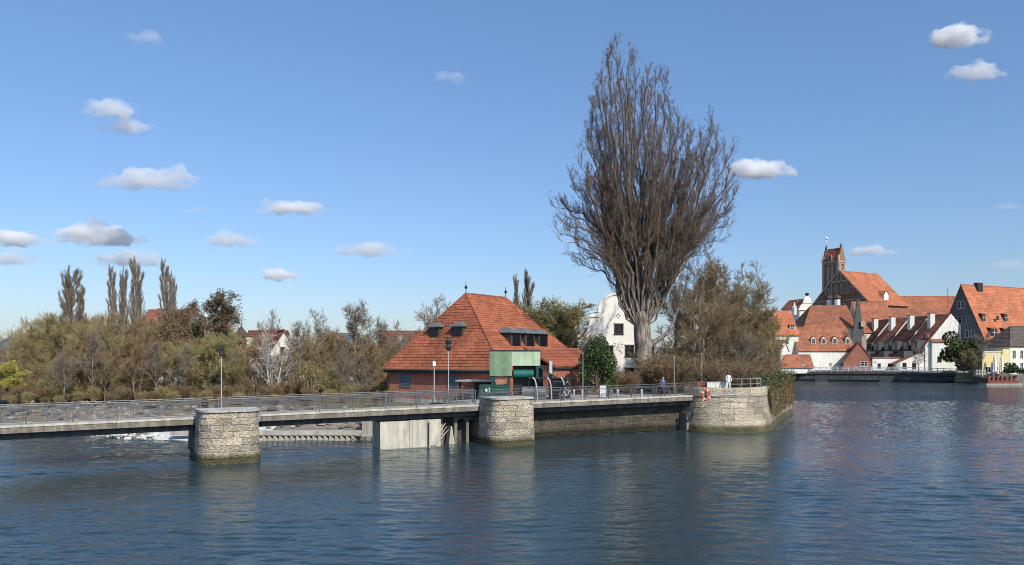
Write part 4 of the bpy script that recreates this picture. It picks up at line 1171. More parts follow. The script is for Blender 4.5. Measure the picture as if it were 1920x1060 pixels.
# ---------------------------------------------------------------- church
cy = math.atan2(.5, .866)
ux = Vector((math.cos(cy), math.sin(cy), 0)); uy = Vector((-ux.y, ux.x, 0))
half = 12.5
apex = Vector((X(1574, 290), 290, GZ)); co = apex - uy * half
Lc = 22.5; hz1 = Z(507, 290) - GZ; he1 = Z(567, 279) - GZ
e = empty('brick_church', tuple(co), cy, 'dark brick gothic church with blind arcaded gable, square tower and steep orange roof', 'church')
m = MB(); wd = 2 * half
m.prism([(0, 0), (Lc, 0), (Lc, wd), (0, wd)], -1, he1, top=False)
for x_ in (0, Lc): m.add([(x_, 0, he1), (x_, wd, he1), (x_, half, hz1)], [(0, 1, 2)])
# left aisle continues the roof slope
sl = (hz1 - he1) / half
m.add([(0, wd, -1), (0, wd, he1), (0, wd + 6, he1 - 6 * sl), (0, wd + 6, -1), (Lc, wd, -1), (Lc, wd, he1), (Lc, wd + 6, he1 - 6 * sl), (Lc, wd + 6, -1)], [(0, 1, 2, 3), (4, 5, 6, 7), (2, 3, 7, 6)])
m.build('nave_wall', 'brick_church', e)
m = MB()
roof_slope(m, (.25, -.8, he1 - .8 * sl), (Lc + .2, -.8, he1 - .8 * sl), (Lc + .2, half, hz1), (.25, half, hz1), .55)
roof_slope(m, (Lc + .2, wd + 6, he1 - 6 * sl), (.25, wd + 6, he1 - 6 * sl), (.25, half, hz1), (Lc + .2, half, hz1), .55)
m.build('nave_roof', 'tile_orange', e)
T = FACE['l'](0, wd)        # gable plane, u from left to right as seen, v up
def gp(u, y, z): return T @ Vector((u, y, z))
m = MB()
for a, b in (((0 - 6, he1 - 6 * sl), (half, hz1)), ((half, hz1), (wd, he1))):
    m.solid([gp(a[0], -.35, a[1] + .1), gp(b[0], -.35, b[1] + .35), gp(b[0], -.35, b[1] - .45), gp(a[0], -.35, a[1] - .6)], ux * .7)
m.build('gable_coping', 'brick_pale', e)
def blind(m, u, z0, w_, h_, T=T, d0=-.32, n=6):   # pointed blind arch moulding
    fr_ = .28
    for x in (u, u + w_ - fr_): m.box(x, d0, z0, x + fr_, -.01, z0 + h_ - w_ * .5, T)
    for k in range(n):
        a0 = math.pi * k / n; a1 = math.pi * (k + 1) / n; r = w_ / 2; c_ = u + r; zc = z0 + h_ - w_ * .5
        m.solid([T @ Vector((c_ - r * math.cos(a0), d0, zc + r * math.sin(a0) * 1.25)), T @ Vector((c_ - r * math.cos(a1), d0, zc + r * math.sin(a1) * 1.25)),
                 T @ Vector((c_ - (r - fr_) * math.cos(a1), d0, zc + (r - fr_) * math.sin(a1) * 1.25)), T @ Vector((c_ - (r - fr_) * math.cos(a0), d0, zc + (r - fr_) * math.sin(a0) * 1.25))], T.to_3x3() @ Vector((0, -d0 - .02, 0)))
zc1 = Z(553, 287) - GZ; zc2 = Z(527, 288) - GZ
for zz, hw in ((zc1, 1.0), (zc2, .35), (Z(563, 285) - GZ, .3)):
    ha = (hz1 - zz) / sl
    m = MB(); m.box(half - ha + .2, -.42, zz, half + ha - .2, -.02, zz + .35, T); m.build('string_course', 'tile_rust' if zz == zc1 else 'brick_pale', e)
for zz, H, n_ in ((zc1 + .4, 4.6, 7), (zc2 + .5, 3.0, 3)):
    for k in range(n_):
        u_ = half + (k - (n_ - 1) / 2) * 2.55 - 1.0
        room = hz1 - abs(u_ + 1.0 - half) * sl - zz - 1.3
        h_ = min(H, room)
        if h_ < 1.2: continue
        m = MB(); blind(m, u_, zz, 2.0, h_); a = m.build('blind_arch', 'brick_pale', e)
        g_ = MB(); g_.box(u_ + .35, -.06, zz, u_ + 1.65, -.015, zz + h_ - 1.2, T); g_.build('recess', 'brick_church', a)
for u_ in (2.0, 7.0, 12.0, 17.0):
    m = MB(); blind(m, u_, Z(600, 285) - GZ, 4.0, 6.0); a = m.build('blind_arch', 'brick_pale', e)
# small white bell turrets before the gable
for u_ in (10.2, 13.4):
    m = MB(); c_ = gp(u_, -2.5, 0); m.lathe((c_.x, c_.y, 0), [(1.1, he1 - 9), (1.1, Z(560, 284) - GZ)], 8); a = m.build('bell_turret', 'white_plaster', e)
    z_ = Z(560, 284) - GZ
    m = MB(); m.lathe((c_.x, c_.y, z_), [(1.2, 0), (1.5, .4), (1.3, 1.0), (.5, 1.5), (.15, 1.8)], 8); m.build('turret_dome', 'tile_dark', a)
# white roof dormer
def rp_(x, inset, dz): return Vector((x, inset, he1 + sl * inset + dz))
m = MB(); xx = 10.2; m.box(xx, 1.2, he1 + sl * 1.2 - .5, xx + 2.6, 4.2, he1 + sl * 1.2 + 2.2); z_ = he1 + sl * 1.2 + 2.2
m.solid([(xx, 1.2, z_), (xx + 2.6, 1.2, z_), (xx + 1.3, 1.2, z_ + 1.2)], (0, 2.5, 0)); dm = m.build('roof_dormer', 'white_plaster', e)
m = MB(); m.solid([(xx - .2, 1.0, z_ - .1), (xx + 1.3, 1.0, z_ + 1.3), (xx + 1.3, 4.6, z_ + 1.3), (xx - .2, 4.6, z_ - .1)], (0, 0, .12)); m.solid([(xx + 1.3, 1.0, z_ + 1.3), (xx + 2.8, 1.0, z_ - .1), (xx + 2.8, 4.6, z_ - .1), (xx + 1.3, 4.6, z_ + 1.3)], (0, 0, .12)); m.build('dormer_roof', 'tile_orange', dm)
# tower behind the gable
tc = Vector((X(1568, 306), 306, GZ)); tl, ts = 7.4, 4.0
rel = tc - co; tx, ty = rel.dot(ux), rel.dot(uy)
tw = empty('church_tower', (0, 0, 0)); tw.parent = e; tw['kind'] = 'thing'
col.objects.unlink(tw); bpy.data.objects.remove(tw)
zt0, zt1, ztop = -1, Z(490, 303) - GZ, Z(468, 303) - GZ
Tt = Matrix.Translation((tx, ty - 1.0, 0))
m = MB(); m.box(0, 0, zt0, ts, tl, zt1, Tt); tower = m.build('tower', 'brick_church', e)
for zz, h_ in ((Z(549, 303) - GZ, .8), (zt1, .5), (Z(515, 303) - GZ, .25)):
    m = MB(); m.box(-.2, -.2, zz, ts + .2, tl + .2, zz + h_, Tt); m.build('tower_band', 'white_plaster' if h_ > .7 else 'brick_pale', tower)
TL = Tt @ FACE['l'](ts, tl); TF = Tt @ FACE['f'](ts, tl)
for Tq, wf in ((TL, tl), (TF, ts)):
    m = MB(); z_ = Z(547, 303) - GZ
    blind(m, wf / 2 - 1.3, z_, 2.6, zt1 - z_ - .6, Tq); blind(m, wf / 2 - .85, z_ + .2, 1.7, zt1 - z_ - 1.9, Tq, -.22)
    for u_ in (.0, .55, wf - .9, wf - .35): m.box(u_, -.28, z_, u_ + .32, -.01, zt1 - .1, Tq)
    m.build('tower_arch', 'brick_pale', tower)
    g_ = MB(); g_.box(wf / 2 - .6, -.09, z_ + .4, wf / 2 + .6, -.02, zt1 - 2.4, Tq); g_.build('louvre', 'brick_church', tower)
# saddle roof of the tower with stepped end gables and front gablet
zr_ = Z(462, 303) - GZ
m = MB(); roof_slope(m, (-.1, tl - .5, zt1 + .4), (-.1, .5, zt1 + .4), (ts / 2, .5, zr_), (ts / 2, tl - .5, zr_), .5); roof_slope(m, (ts + .1, .5, zt1 + .4), (ts + .1, tl - .5, zt1 + .4), (ts / 2, tl - .5, zr_), (ts / 2, .5, zr_), .5)
m.v = [tuple(Tt @ Vector(v)) for v in m.v]; m.build('tower_roof', 'tile_red', tower)
for y_ in (-.05, tl - .65):
    m = MB(); n_ = 5
    for k in range(n_):
        a = k / n_; z_a = zt1 + .4; z_b = z_a + (zr_ - z_a + .7) * (k + 1) / n_
        m.box(ts / 2 - (1 - a) * (ts / 2 + .2), y_, z_a + (zr_ - z_a + .7) * k / n_ + (0.002 if k else 0), ts / 2 + (1 - a) * (ts / 2 + .2), y_ + .7, z_b, Tt)
    m.lathe(Tt @ Vector((ts / 2, y_ + .35, zr_ + .7)), [(.4, 0), (.4, .8)], 6)
    m.build('step_gable', 'brick_church', tower)
    for u_ in (.3, 1.6, 2.9, 4.0):
        hh = (1 - abs(u_ + .15 - ts / 2) / (ts / 2)) * (zr_ - zt1) + 1.0
        m = MB(); m.box(u_, y_ - .15, zt1 + .5, u_ + .3, y_ - .01, zt1 + .5 + hh, Tt); m.build('pinnacle', 'brick_pale', tower)
m = MB(); m.solid([TL @ Vector(p) for p in ((tl / 2 - 1.4, -.1, zt1 + .5), (tl / 2 + 1.4, -.1, zt1 + .5), (tl / 2 + 1.2, -.1, zt1 + 2.2), (tl / 2, -.1, zt1 + 3.9), (tl / 2 - 1.2, -.1, zt1 + 2.2))], ux * .9); m.build('gablet', 'brick_church', tower)
m = MB(); blind(m, tl / 2 - .9, zt1 + .6, 1.8, 2.4, TL @ Matrix.Translation((0, -.1, 0))); m.build('gablet_arch', 'brick_pale', tower)
m = MB()
for (a, b) in ((0, 0), (ts, 0), (0, tl), (ts, tl)): m.lathe(Tt @ Vector((a, b, zt1 + .4)), [(.4, 0), (.4, 1.6), (.05, 2.6)], 6)
m.build('corner_pinnacle', 'brick_pale', tower)
m = MB(); p = Tt @ Vector((ts / 2, tl - .3, zr_ + 2.8)); m.tube([p, p + Vector((0, 0, 1.2))], .12, 5); m.lathe(p + Vector((0, 0, 1.1)), [(.1, 0), (.5, .3), (.6, .7), (.3, 1.1), (.05, 1.3)], 8); m.build('vane', 'white_paint', tower)

# ---------------------------------------------------------------- far footbridge, quay, dock, parasols
e = empty('far_bridge', (0, 0, 0), 0, 'low footbridge with slim railing crossing the channel before the old town', 'footbridge')
pa, pb = P(1470, 697, 236), P(1793, 698, 214)
pa.z = 2.65; pb.z = 2.75
dv = (pb - pa); Lb = dv.length; dv.normalize(); nv = Vector((dv.y, -dv.x, 0)).normalized()   # towards the camera
def fb(s, o, dz=0):
    c = pa + dv * s + nv * o; arch = .5 * (1 - (2 * s / Lb - 1) ** 2)
    return Vector((c.x, c.y, c.z + arch + dz - .3))
m = MB(); NN = 14
for k in range(NN):
    a, b = Lb * k / NN, Lb * (k + 1) / NN
    m.solid([fb(a, 1.5, -.7), fb(b, 1.5, -.7), fb(b, -1.5, -.7), fb(a, -1.5, -.7)], (0, 0, .7))
m.build('deck', 'concrete_dark', e)
m = MB(); m.solid([fb(0, 1.2, -2.0), fb(Lb, 1.2, -2.0), fb(Lb, -1.2, -2.0), fb(0, -1.2, -2.0)], (0, 0, 1.2)); m.build('girder', 'concrete_dark', e)
for s_ in (Lb * .58, Lb * .2):
    m = MB(); q = [fb(s_, 1.3), fb(s_ + 3.5, 1.3), fb(s_ + 3.5, -1.3), fb(s_, -1.3)]; m.solid([(v.x, v.y, -1) for v in q], (0, 0, 2.6)); m.build('support', 'concrete_dark', e)
n = 30
pm = MB(); pm.box(-.08, -.08, 0, .08, .08, 1.25); pme = pm.mesh('post', 'light_metal')
for k in range(n + 1): inst(pme, 'post', e, loc=fb(Lb * k / n, 1.35))
for zz, th in ((1.25, .11), (.8, .05), (.4, .05)):
    for o_ in (1.35, -1.35):
        m = MB(); m.tube([fb(Lb * k / 20, o_, zz) for k in range(21)], th, 4); m.build('rail', 'light_metal', e)
e = empty('channel_wall', (0, 0, 0), 0, 'dark bank wall in the shade behind the far bridge', 'quay wall')
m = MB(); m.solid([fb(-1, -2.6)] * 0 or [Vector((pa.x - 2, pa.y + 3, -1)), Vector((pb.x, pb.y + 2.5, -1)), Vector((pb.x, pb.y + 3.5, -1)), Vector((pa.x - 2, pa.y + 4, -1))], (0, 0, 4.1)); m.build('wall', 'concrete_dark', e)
e = empty('sandstone_quay', (0, 0, 0), 0, 'tan stone quay wall between the far bridge and the rusty dock', 'quay wall')
qa, qb = Vector((X(1790, 213), 213, 0)), Vector((X(1832, 210), 210, 0)); qd = (qb - qa)
qp2 = Path([tuple(qa[:2]), tuple((qa + qd * .5)[:2]), tuple(qb[:2])], sm=1, step=.4)
masonry(e, qp2, .2, 2.75, 4, 1.8, 'tan_stone', random.Random(3), batter=.0, depth=.4, gap=.05, bulge=.05)
m = MB(); m.solid([qa + Vector((0, .1, -1)), qb + Vector((0, .1, -1)), qb + Vector((0, 5, -1)), qa + Vector((0, 5, -1))], (0, 0, 3.7)); m.build('core', 'mortar', e)
mb = MB(); mb.solid([Vector((X(1828, 210), 210, -1)), Vector((X(1850, 202), 202, -1)), Vector((X(1980, 202), 202, -1)), Vector((X(1980, 202), 208, -1)), Vector((X(1828, 210), 216, -1))], (0, 0, 3.6)); mb.build('riverside_pavement', 'concrete_grey', kind='structure')
D = 198
e = empty('rusty_dock', (X(1853, D), D, 0), 0, 'rust coloured landing stage with square posts below the folded parasols', 'landing stage')
wd_ = 57 / F * D
m = MB(); m.box(0, 0, .25, wd_, 3, 1.0); m.build('hull', 'rust_steel', e)
m = MB(); m.box(-.6, -.3, -.1, wd_ + 1, 3.2, .22); m.build('pontoon', 'concrete_light', e)
for k in range(7): ppart_ = MB().box(wd_ * k / 7, 0, 1.003, wd_ * k / 7 + .55, .4, 2.3).build('post', 'rust_steel', e)
for zz in (1.35, 1.95):
    m = MB(); m.box(0, .42, zz, wd_, .5, zz + .12); m.build('rail', 'light_metal', e)
m = MB(); m.box(0, .6, 1.7, wd_, 4.4, 1.8); m.build('deck', 'wood', e)
def parasol(px, lab):
    o = empty('folded_parasol', (X(px, D + 3), D + 3, 1.8), 0, lab, 'parasol', 'folded white parasols on the landing stage')
    h = Z(664, D + 3) - 1.8
    m = MB(); m.tube([(0, 0, 0), (0, 0, h)], .05, 6); m.build('pole', 'light_metal', o)
    m = MB(); prof_ = [(.35, .9), (.55, 1.3), (.42, 2.2), (.38, 3.4), (.22, h - .8), (.06, h)]
    vs = []; n_ = 16
    for r_, z_ in prof_:
        for k in range(n_): t = 2 * math.pi * k / n_; q = r_ * (1 + .22 * (k % 2)); vs.append((q * math.cos(t), q * math.sin(t), z_))
    m.add(vs, [(i * n_ + k, i * n_ + (k + 1) % n_, (i + 1) * n_ + (k + 1) % n_, (i + 1) * n_ + k) for i in range(len(prof_) - 1) for k in range(n_)]); m.build('canopy', 'white_cloth', o)
    m = MB(); m.box(-.4, -.4, -.02, .4, .4, .12); m.build('base', 'concrete_grey', o)
parasol(1865, 'folded white parasol in front of the middle of the yellow pavilion'); parasol(1878, 'folded white parasol at the right end of the yellow pavilion')
for px, lab in ((1838, 'white painted iron fence left of the rusty landing stage'), (1905, 'pale sloping gangway fence at the right edge of the landing stage')):
    e = empty('fence', (X(px - 8, 201), 201, 2.4), 0, lab, 'fence')
    for k in range(7): MB().box(k * .42, 0, -.1, k * .42 + .07, .07, 1.3).build('post', 'white_paint', e)
    for zz in (.2, 1.2): MB().box(-.02, .075, zz, 2.7, .14, zz + .09).build('rail', 'white_paint', e)

# ---------------------------------------------------------------- green rake machine on the promenade
D = 70.5; k = D / F
e = empty('rake_machine', (X(918, D), D, 3.16), 0, 'tall green rake machine with ribbed patina cabinet, rollers and dark frame, behind the second pier', 'rake machine')
zt = Z(657, D) - 3.16; zm = Z(705, D) - 3.16
x1 = 42 * k; x2 = 95 * k
b1 = MB(); b1.box(0, .02, zm, x1 - .01, 2.2, zt - .08); c1 = b1.build('ribbed_cabinet', 'patina', e)
rb = MB(); rb.box(-.018, -.03, zm, .018, .018, zt - .08); rbe = rb.mesh('rib', 'patina')
for i in range(24): inst(rbe, 'rib', c1, loc=(.04 + (x1 - .1) * i / 23, 0, 0))
zb2 = Z(686, D) - 3.16
b2 = MB(); b2.box(x1 + .01, .1, zb2, x2, 2.2, zt - .04); c2 = b2.build('flat_cabinet', 'patina_light', e)
for i in range(1, 4): MB().box(x1 + (x2 - x1) * i / 4 - .012, .075, zb2, x1 + (x2 - x1) * i / 4 + .012, .097, zt - .05).build('seam', 'patina', c2)
MB().box(-.06, -.06, zt - .078, x1, 2.3, zt + .02).box(x1 + .002, .0, zt - .038, x2 + .06, 2.3, zt + .05).build('roof_edge', 'dark_metal', e)
for x_ in (.15, x1 - .45): MB().box(x_, .1, 0, x_ + .3, .4, zm - .003).build('leg', 'green_metal', e)
for x_ in (.15, x1 - .45, x2 - .35): MB().box(x_, 1.8, 0, x_ + .28, 2.1, zm - .003).build('leg', 'green_metal', e)
MB().box(x2 - .4, .15, 1.0, x2 - .12, .45, zb2 - .003).build('leg', 'green_metal', e)
m = MB(); m.solid([(.45, .3, zm - .01), (x1 - .5, .3, zm - .01), (x1 - .9, .3, zm - 1.1), (.6, .3, zm - 1.1)], (0, 1.2, 0)); m.build('chute', 'copper', e)
m = MB(); m.tube([(x1 + .15, .5, zb2 - .75), (x2 - .6, .5, zb2 - .75)], .38, 14); m.build('roller', 'green_bright', e)
MB().box(x1 + .1, .95, 0, x2 + .3, 2.0, zb2 - .003).build('back_panel', 'dark_metal', e)
m = MB(); m.solid([(.1, -.2, 0), (x1 - .2, -.2, 0), (x1 - .2, -.2, 1.35), (.3, -.2, 1.35)], (0, 1.6, 0)); m.build('hopper', 'green_metal', e)
m = MB(); m.solid([(x2 - .3, .2, zb2 - .05), (x2 + 1.9, .2, zb2 - 1.35), (x2 + 1.9, 2.1, zb2 - 1.35), (x2 - .3, 2.1, zb2 - .05)], (0, 0, .1)); m.build('sloping_cover', 'green_metal', e)
for k_ in range(5):
    t = k_ / 4; m = MB(); m.box(x2 - .3 + 2.1 * t, .16, zb2 - .15 - 1.3 * t - .9, x2 - .24 + 2.1 * t, .22, zb2 - .05 - 1.3 * t); m.build('cover_strut', 'green_metal', e)
# grey winch housing with curved guard rails
e = empty('winch_housing', (X(985, 69.5), 69.5, 3.16), 0, 'grey winch housing with curved guard bars beside the green machine', 'winch housing')
k = 69.5 / F
MB().box(0.4, 0, 0, 1.9, 1.2, 1.2).build('motor_box', 'grey_metal', e)
m = MB(); m.tube([(-.3, .4, .65), (1.8, .4, .65)], .55, 14); m.build('drum', 'grey_metal', e)
for x_ in (1.0, 2.3, 3.5):
    m = MB(); m.tube([(x_ - .35, -.25, 2.05), (x_ - .12, -.25, 1.75), (x_, -.25, 1.2), (x_ + .05, -.25, 0)], .06, 6); m.build('guard_bar', 'light_metal', e)
m = MB(); m.box(.2, .1, 1.9, 4.2, 1.6, 1.98); m.build('canopy', 'dark_metal', e)
for x_ in (.3, 2.1, 4.0): m = MB(); m.box(x_, .3, 0, x_ + .1, .4, 1.897); m.build('post', 'dark_metal', e)
MB().box(2.2, .2, .1, 3.9, 1.3, 1.6).build('glazed_box', 'glass', e)
e = empty('control_cabinet', (X(1036, 70.2), 70.2, 3.16), 0, 'dark grey metal shed with flat roof right of the winch housing', 'cabinet')
MB().box(0, 0, 0, 1.55, 1.6, 1.75).build('body', 'grey_metal', e); MB().box(-.15, -.15, 1.753, 1.7, 1.75, 1.84).build('roof', 'dark_metal', e)
MB().box(.12, -.03, .1, 1.43, -.003, 1.3).build('door', 'dark_metal', e); MB().box(.12, -.035, 1.36, 1.43, -.003, 1.65).build('vent', 'light_metal', e)
e = empty('flue_duct', (X(1030, 72.5), 72.5, 3.16), 0, 'upright light grey metal duct in front of the brick house roof', 'duct')
MB().box(0, 0, 0, .28, .28, Z(676, 72.5) - 3.16).build('duct', 'light_metal', e); MB().box(-.04, -.04, Z(676, 72.5) - 3.157, .32, .32, Z(675, 72.5) - 3.1).build('duct_cap', 'grey_metal', e)
e = empty('green_equipment_box', (X(894, 70), 70, 3.0), 0, 'low dark green equipment box with a pale lamp, left of the green machine', 'equipment box')
m = MB(); m.solid([(.0, 0, 0), (1.5, 0, 0), (1.5, 0, 1.5), (.25, 0, 1.5)], (0, 1.2, 0)); m.build('body', 'green_metal', e)
m = MB(); m.lathe((.85, -.12, .85), [(.02, 0), (.11, .05), (.13, .15), (.1, .26), (.02, .3)], 8); m.build('lamp', 'white_paint', e)
MB().box(1.08, -.06, .75, 1.2, -.003, 1.25).build('label_plate', 'light_metal', e)

# lamps and poles
def lantern(px, py_top, D, z0, label, head='lantern'):
    x = X(px, D); h = Z(py_top, D) - z0
    o = empty('street_lamp', (x, D, z0), 0, label, 'street lamp')
    if head == 'white':
        m = MB(); m.tube([(0, 0, 0), (0, 0, h - .45)], [.05, .035], 8); m.build('pole', 'light_metal', o)
        m = MB(); m.lathe((0, 0, h - .45), [(.1, 0), (.16, .06), (.14, .42), (.05, .5)], 10); m.build('lamp_head', 'white_paint', o)
    elif head == 'thin':
        m = MB(); m.tube([(0, 0, 0), (0, 0, h)], [.035, .022], 6); m.build('pole', 'light_metal', o)
        m = MB(); m.lathe((0, 0, h), [(.03, 0), (.05, .05), (.02, .12)], 6); m.build('pole_cap', 'light_metal', o)
    else:
        m = MB(); m.tube([(0, 0, 0), (0, 0, h * .45), (0, 0, h - .8)], [.05, .032, .028], 8); m.build('pole', 'light_metal', o)
        lh = MB(); lh.lathe((0, 0, h - .8), [(.05, 0), (.14, .05), (.2, .45), (.22, .5)], 6); g_ = lh.build('lantern_glass', 'frame_dark', o)
        m = MB(); m.lathe((0, 0, h - .3), [(.27, 0), (.2, .1), (.08, .25), (.03, .35)], 6); m.build('lantern_roof', 'dark_metal', o)
        if head == 'ball':
            m = MB(); m.lathe((0, 0, h - 1.1), [(.08, 0), (.24, .15), (.28, .35), (.18, .55), (.3, .8), (.22, 1.0), (.1, 1.2)], 10); m.build('ornate_cage', 'dark_metal', o)
lantern(415, 648, 58, 2.9 - .55, 'slim street lamp with dark lantern above the left pier')
lantern(841, 634, 66.5, 2.6, 'thin lamp post with ornate dark head before the two roof dormers', 'ball')
lantern(814, 678, 68, 2.3, 'short white topped lamp before the brick wall', 'white')
lantern(1093, 664, 74, 3.1, 'thin pale pole at the right corner of the brick house', 'thin')
lantern(1264, 672, 76, 3.1, 'thin pale pole in front of the brown shrubs', 'thin')
lantern(1316, 664, 78, 3.1, 'thin pale pole left of the person in white', 'thin')
# timber/metal boxes, signs and benches on the promenade
e = empty('sign_panel', (X(1125, 69.5), 69.5, 3.16), 0, 'small white notice panel on the railing line between two cyclists', 'sign')
for j in range(3): MB().box(0, 0, .25 + .36 * j, .55, .04, .58 + .36 * j).build('notice', 'white_paint', e)
MB().box(-.05, .045, 0, .0, .09, 1.4).box(.55, .045, 0, .6, .09, 1.4).build('post', 'grey_metal', e)
bol = MB(); bol.lathe((0, 0, 0), [(.1, 0), (.1, .75), (.13, .8), (.1, .92), (.03, .96)], 8); bme = bol.mesh('bollard', 'light_metal')
for i_, px in enumerate((1076, 1092, 1140, 1146, 1158, 1203)):
    inst(bme, 'bollard', None, loc=(X(px, 70.5), 70.5, 3.14), label='short grey metal bollard standing on the promenade behind the railing', category='bollard', group='bollards along the promenade') if False else tag(inst(bme, 'bollard', None, loc=(X(px, 70.5), 70.5, 3.14)), 'short grey metal bollard standing on the promenade behind the railing', 'bollard', 'bollards along the promenade')
e = empty('cabinet_hut', (X(1307, 74.2), 74.2, 3.2), 0, 'reddish brown metal cabinet with sloping grey lid at the end of the bridge', 'cabinet')
MB().box(0, 0, 0, .75, .6, 1.5).build('body', 'rust_steel', e)
m = MB(); m.solid([(.0, -.05, 2.3), (.9, -.05, 1.6), (.9, .6, 1.6), (.0, .6, 2.3)], (0, 0, .05)); m.build('lid', 'grey_metal', e)
m = MB(); m.box(.78, 0, 0, .88, .1, 1.6); m.build('post', 'dark_metal', e)
e = empty('white_low_wall', (X(1326, 73.6), 73.6, 4.05), 0, 'low white parapet panels beside the person in white', 'low wall')
MB().box(0, 0, -.9, .78, .12, .53).box(.81, 0, -.9, 1.9, .12, .53).build('panel', 'white_plaster', e); MB().box(-.04, -.05, .533, 1.94, .17, .6).build('coping', 'white_plaster', e)
# planter trough behind the railing at the brick house
e = empty('dark_trough', (X(803, 64), 64, 2.2), 0, 'long dark trough at the foot of the brick wall behind the railing', 'trough')
MB().box(0, 0, -.4, 3.4, .6, 1.0).build('body', 'dark_metal', e)
for k_ in range(6): MB().box(.3 + .5 * k_, .25, 1.003, .38 + .5 * k_, .33, 2.0).build('stake', 'grey_metal', e)
# life buoy
e = empty('life_buoy', (X(1324, 71.2), 71.25, Z(740.5, 71.2)), 0, 'orange life buoy hanging on the island wall at the bridge end', 'life buoy', rot=(0, 0, math.radians(-12)))
m = MB(); n_, k_ = 24, 8; vs = []
for i in range(n_):
    a = 2 * math.pi * i / n_
    for j in range(k_):
        b = 2 * math.pi * j / k_; r_ = .42 + .1 * math.cos(b); vs.append((r_ * math.cos(a) * .8, .085 * math.sin(b), r_ * math.sin(a) * 1.12))
m.add(vs, [(i * k_ + j, ((i + 1) % n_) * k_ + j, ((i + 1) % n_) * k_ + (j + 1) % k_, i * k_ + (j + 1) % k_) for i in range(n_) for j in range(k_)])
m.build('ring', 'orange', e, smooth=True)
for a in (.5, 2.1, 3.7, 5.2):
    m = MB(); m.box(-.06, -.1, .30, .06, .1, .56, Matrix.Rotation(a, 4, 'Y')); m.v = [(x * .8, y, z * 1.12) for x, y, z in m.v]; m.build('band', 'white_paint', e)
m = MB(); m.tube([(.3, .0, -.1), (1.6, .0, .0), (3.2, .1, .08)], .022, 5); m.build('rope', 'white_paint', e)
MB().box(-.05, .08, -.2, .05, .35, .3).build('bracket', 'dark_metal', e)

# ---------------------------------------------------------------- people and bicycles
def body(name, label, loc, rz, J, E, mats, hat=None):
    "J: joint -> (x, y, z, r); E: (joint, joint, material index). One continuous skinned surface."
    names_ = list(J)
    me = bpy.data.meshes.new('tmp'); me.from_pydata([J[n][:3] for n in names_], [(names_.index(a), names_.index(b)) for a, b, _ in E], [])
    o = bpy.data.objects.new('tmp', me); col.objects.link(o)
    sk = o.modifiers.new('skin', 'SKIN')
    lay = me.skin_vertices[0] if me.skin_vertices else None
    for i, n in enumerate(names_):
        r = J[n][3]; lay.data[i].radius = (r, r); lay.data[i].use_root = (n == 'pelvis')
    ss_ = o.modifiers.new('sub', 'SUBSURF'); ss_.levels = 1; ss_.render_levels = 1
    dg = bpy.context.evaluated_depsgraph_get()
    nm = bpy.data.meshes.new_from_object(o.evaluated_get(dg))
    bpy.data.objects.remove(o)
    nm.materials.clear()
    for mm in mats: nm.materials.append(MATS[mm])
    segs = [(Vector(J[a][:3]), Vector(J[b][:3]), mi) for a, b, mi in E]
    for p in nm.polygons:
        best = (9, 0)
        for a, b, mi in segs:
            t = max(0, min(1, (p.center - a).dot(b - a) / max(1e-6, (b - a).length_squared)))
            d_ = (p.center - a.lerp(b, t)).length
            if d_ < best[0]: best = (d_, mi)
        p.material_index = best[1]; p.use_smooth = True
    q = bpy.data.objects.new(name, nm); q.location = loc; q.rotation_euler = (0, 0, rz); col.objects.link(q)
    return tag(q, label, 'person')
def head_bits(par, c, hair, f=1.0):
    m = MB(); c = Vector(c)
    m.lathe((c.x, c.y + .02, c.z - .02), [(.09, -.04), (.118, .03), (.115, .09), (.08, .14), (.02, .165)], 10); m.build('hair', hair, par, smooth=True)
    m = MB(); m.box(c.x - .012, c.y - .125 , c.z - .02, c.x + .012, c.y - .09, c.z + .02); m.build('nose', 'skin', par)
def std_joints(h=1.0):
    return {'pelvis': (0, 0, .95, .14), 'chest': (0, 0, 1.28, .155), 'sh': (0, 0, 1.42, .10), 'neck': (0, -.01, 1.52, .055), 'head': (0, -.02, 1.63, .095), 'crown': (0, -.01, 1.71, .07),
         'hl': (-.1, 0, .9, .095), 'kl': (-.11, -.02, .5, .065), 'al': (-.11, .02, .09, .045), 'tl': (-.12, -.14, .04, .04),
         'hr': (.1, 0, .9, .095), 'kr': (.11, -.02, .5, .065), 'ar': (.11, .02, .09, .045), 'tr': (.12, -.14, .04, .04),
         'sl': (-.19, 0, 1.40, .065), 'el': (-.26, .0, 1.13, .05), 'wl': (-.20, -.16, .95, .036), 'fl': (-.16, -.24, .93, .03),
         'sr': (.19, 0, 1.40, .065), 'er': (.26, .0, 1.13, .05), 'wr': (.20, -.16, .95, .036), 'fr': (.16, -.24, .93, .03)}
ED = [('pelvis', 'chest', 0), ('chest', 'sh', 0), ('sh', 'neck', 2), ('neck', 'head', 2), ('head', 'crown', 2), ('pelvis', 'hl', 1), ('hl', 'kl', 1), ('kl', 'al', 1), ('al', 'tl', 3),
      ('pelvis', 'hr', 1), ('hr', 'kr', 1), ('kr', 'ar', 1), ('ar', 'tr', 3), ('sh', 'sl', 0), ('sl', 'el', 0), ('el', 'wl', 0), ('wl', 'fl', 2), ('sh', 'sr', 0), ('sr', 'er', 0), ('er', 'wr', 0), ('wr', 'fr', 2)]
J = std_joints()
p = body('person', 'person in white jacket and white shorts standing on the island wall', (X(1366, 73.0), 73.0, 3.95 - .75 + .6), .1, J, ED, ['white_cloth', 'white_cloth', 'skin', 'cloth_black'])
head_bits(p, (0, -.02, 1.64), 'hair_brown')
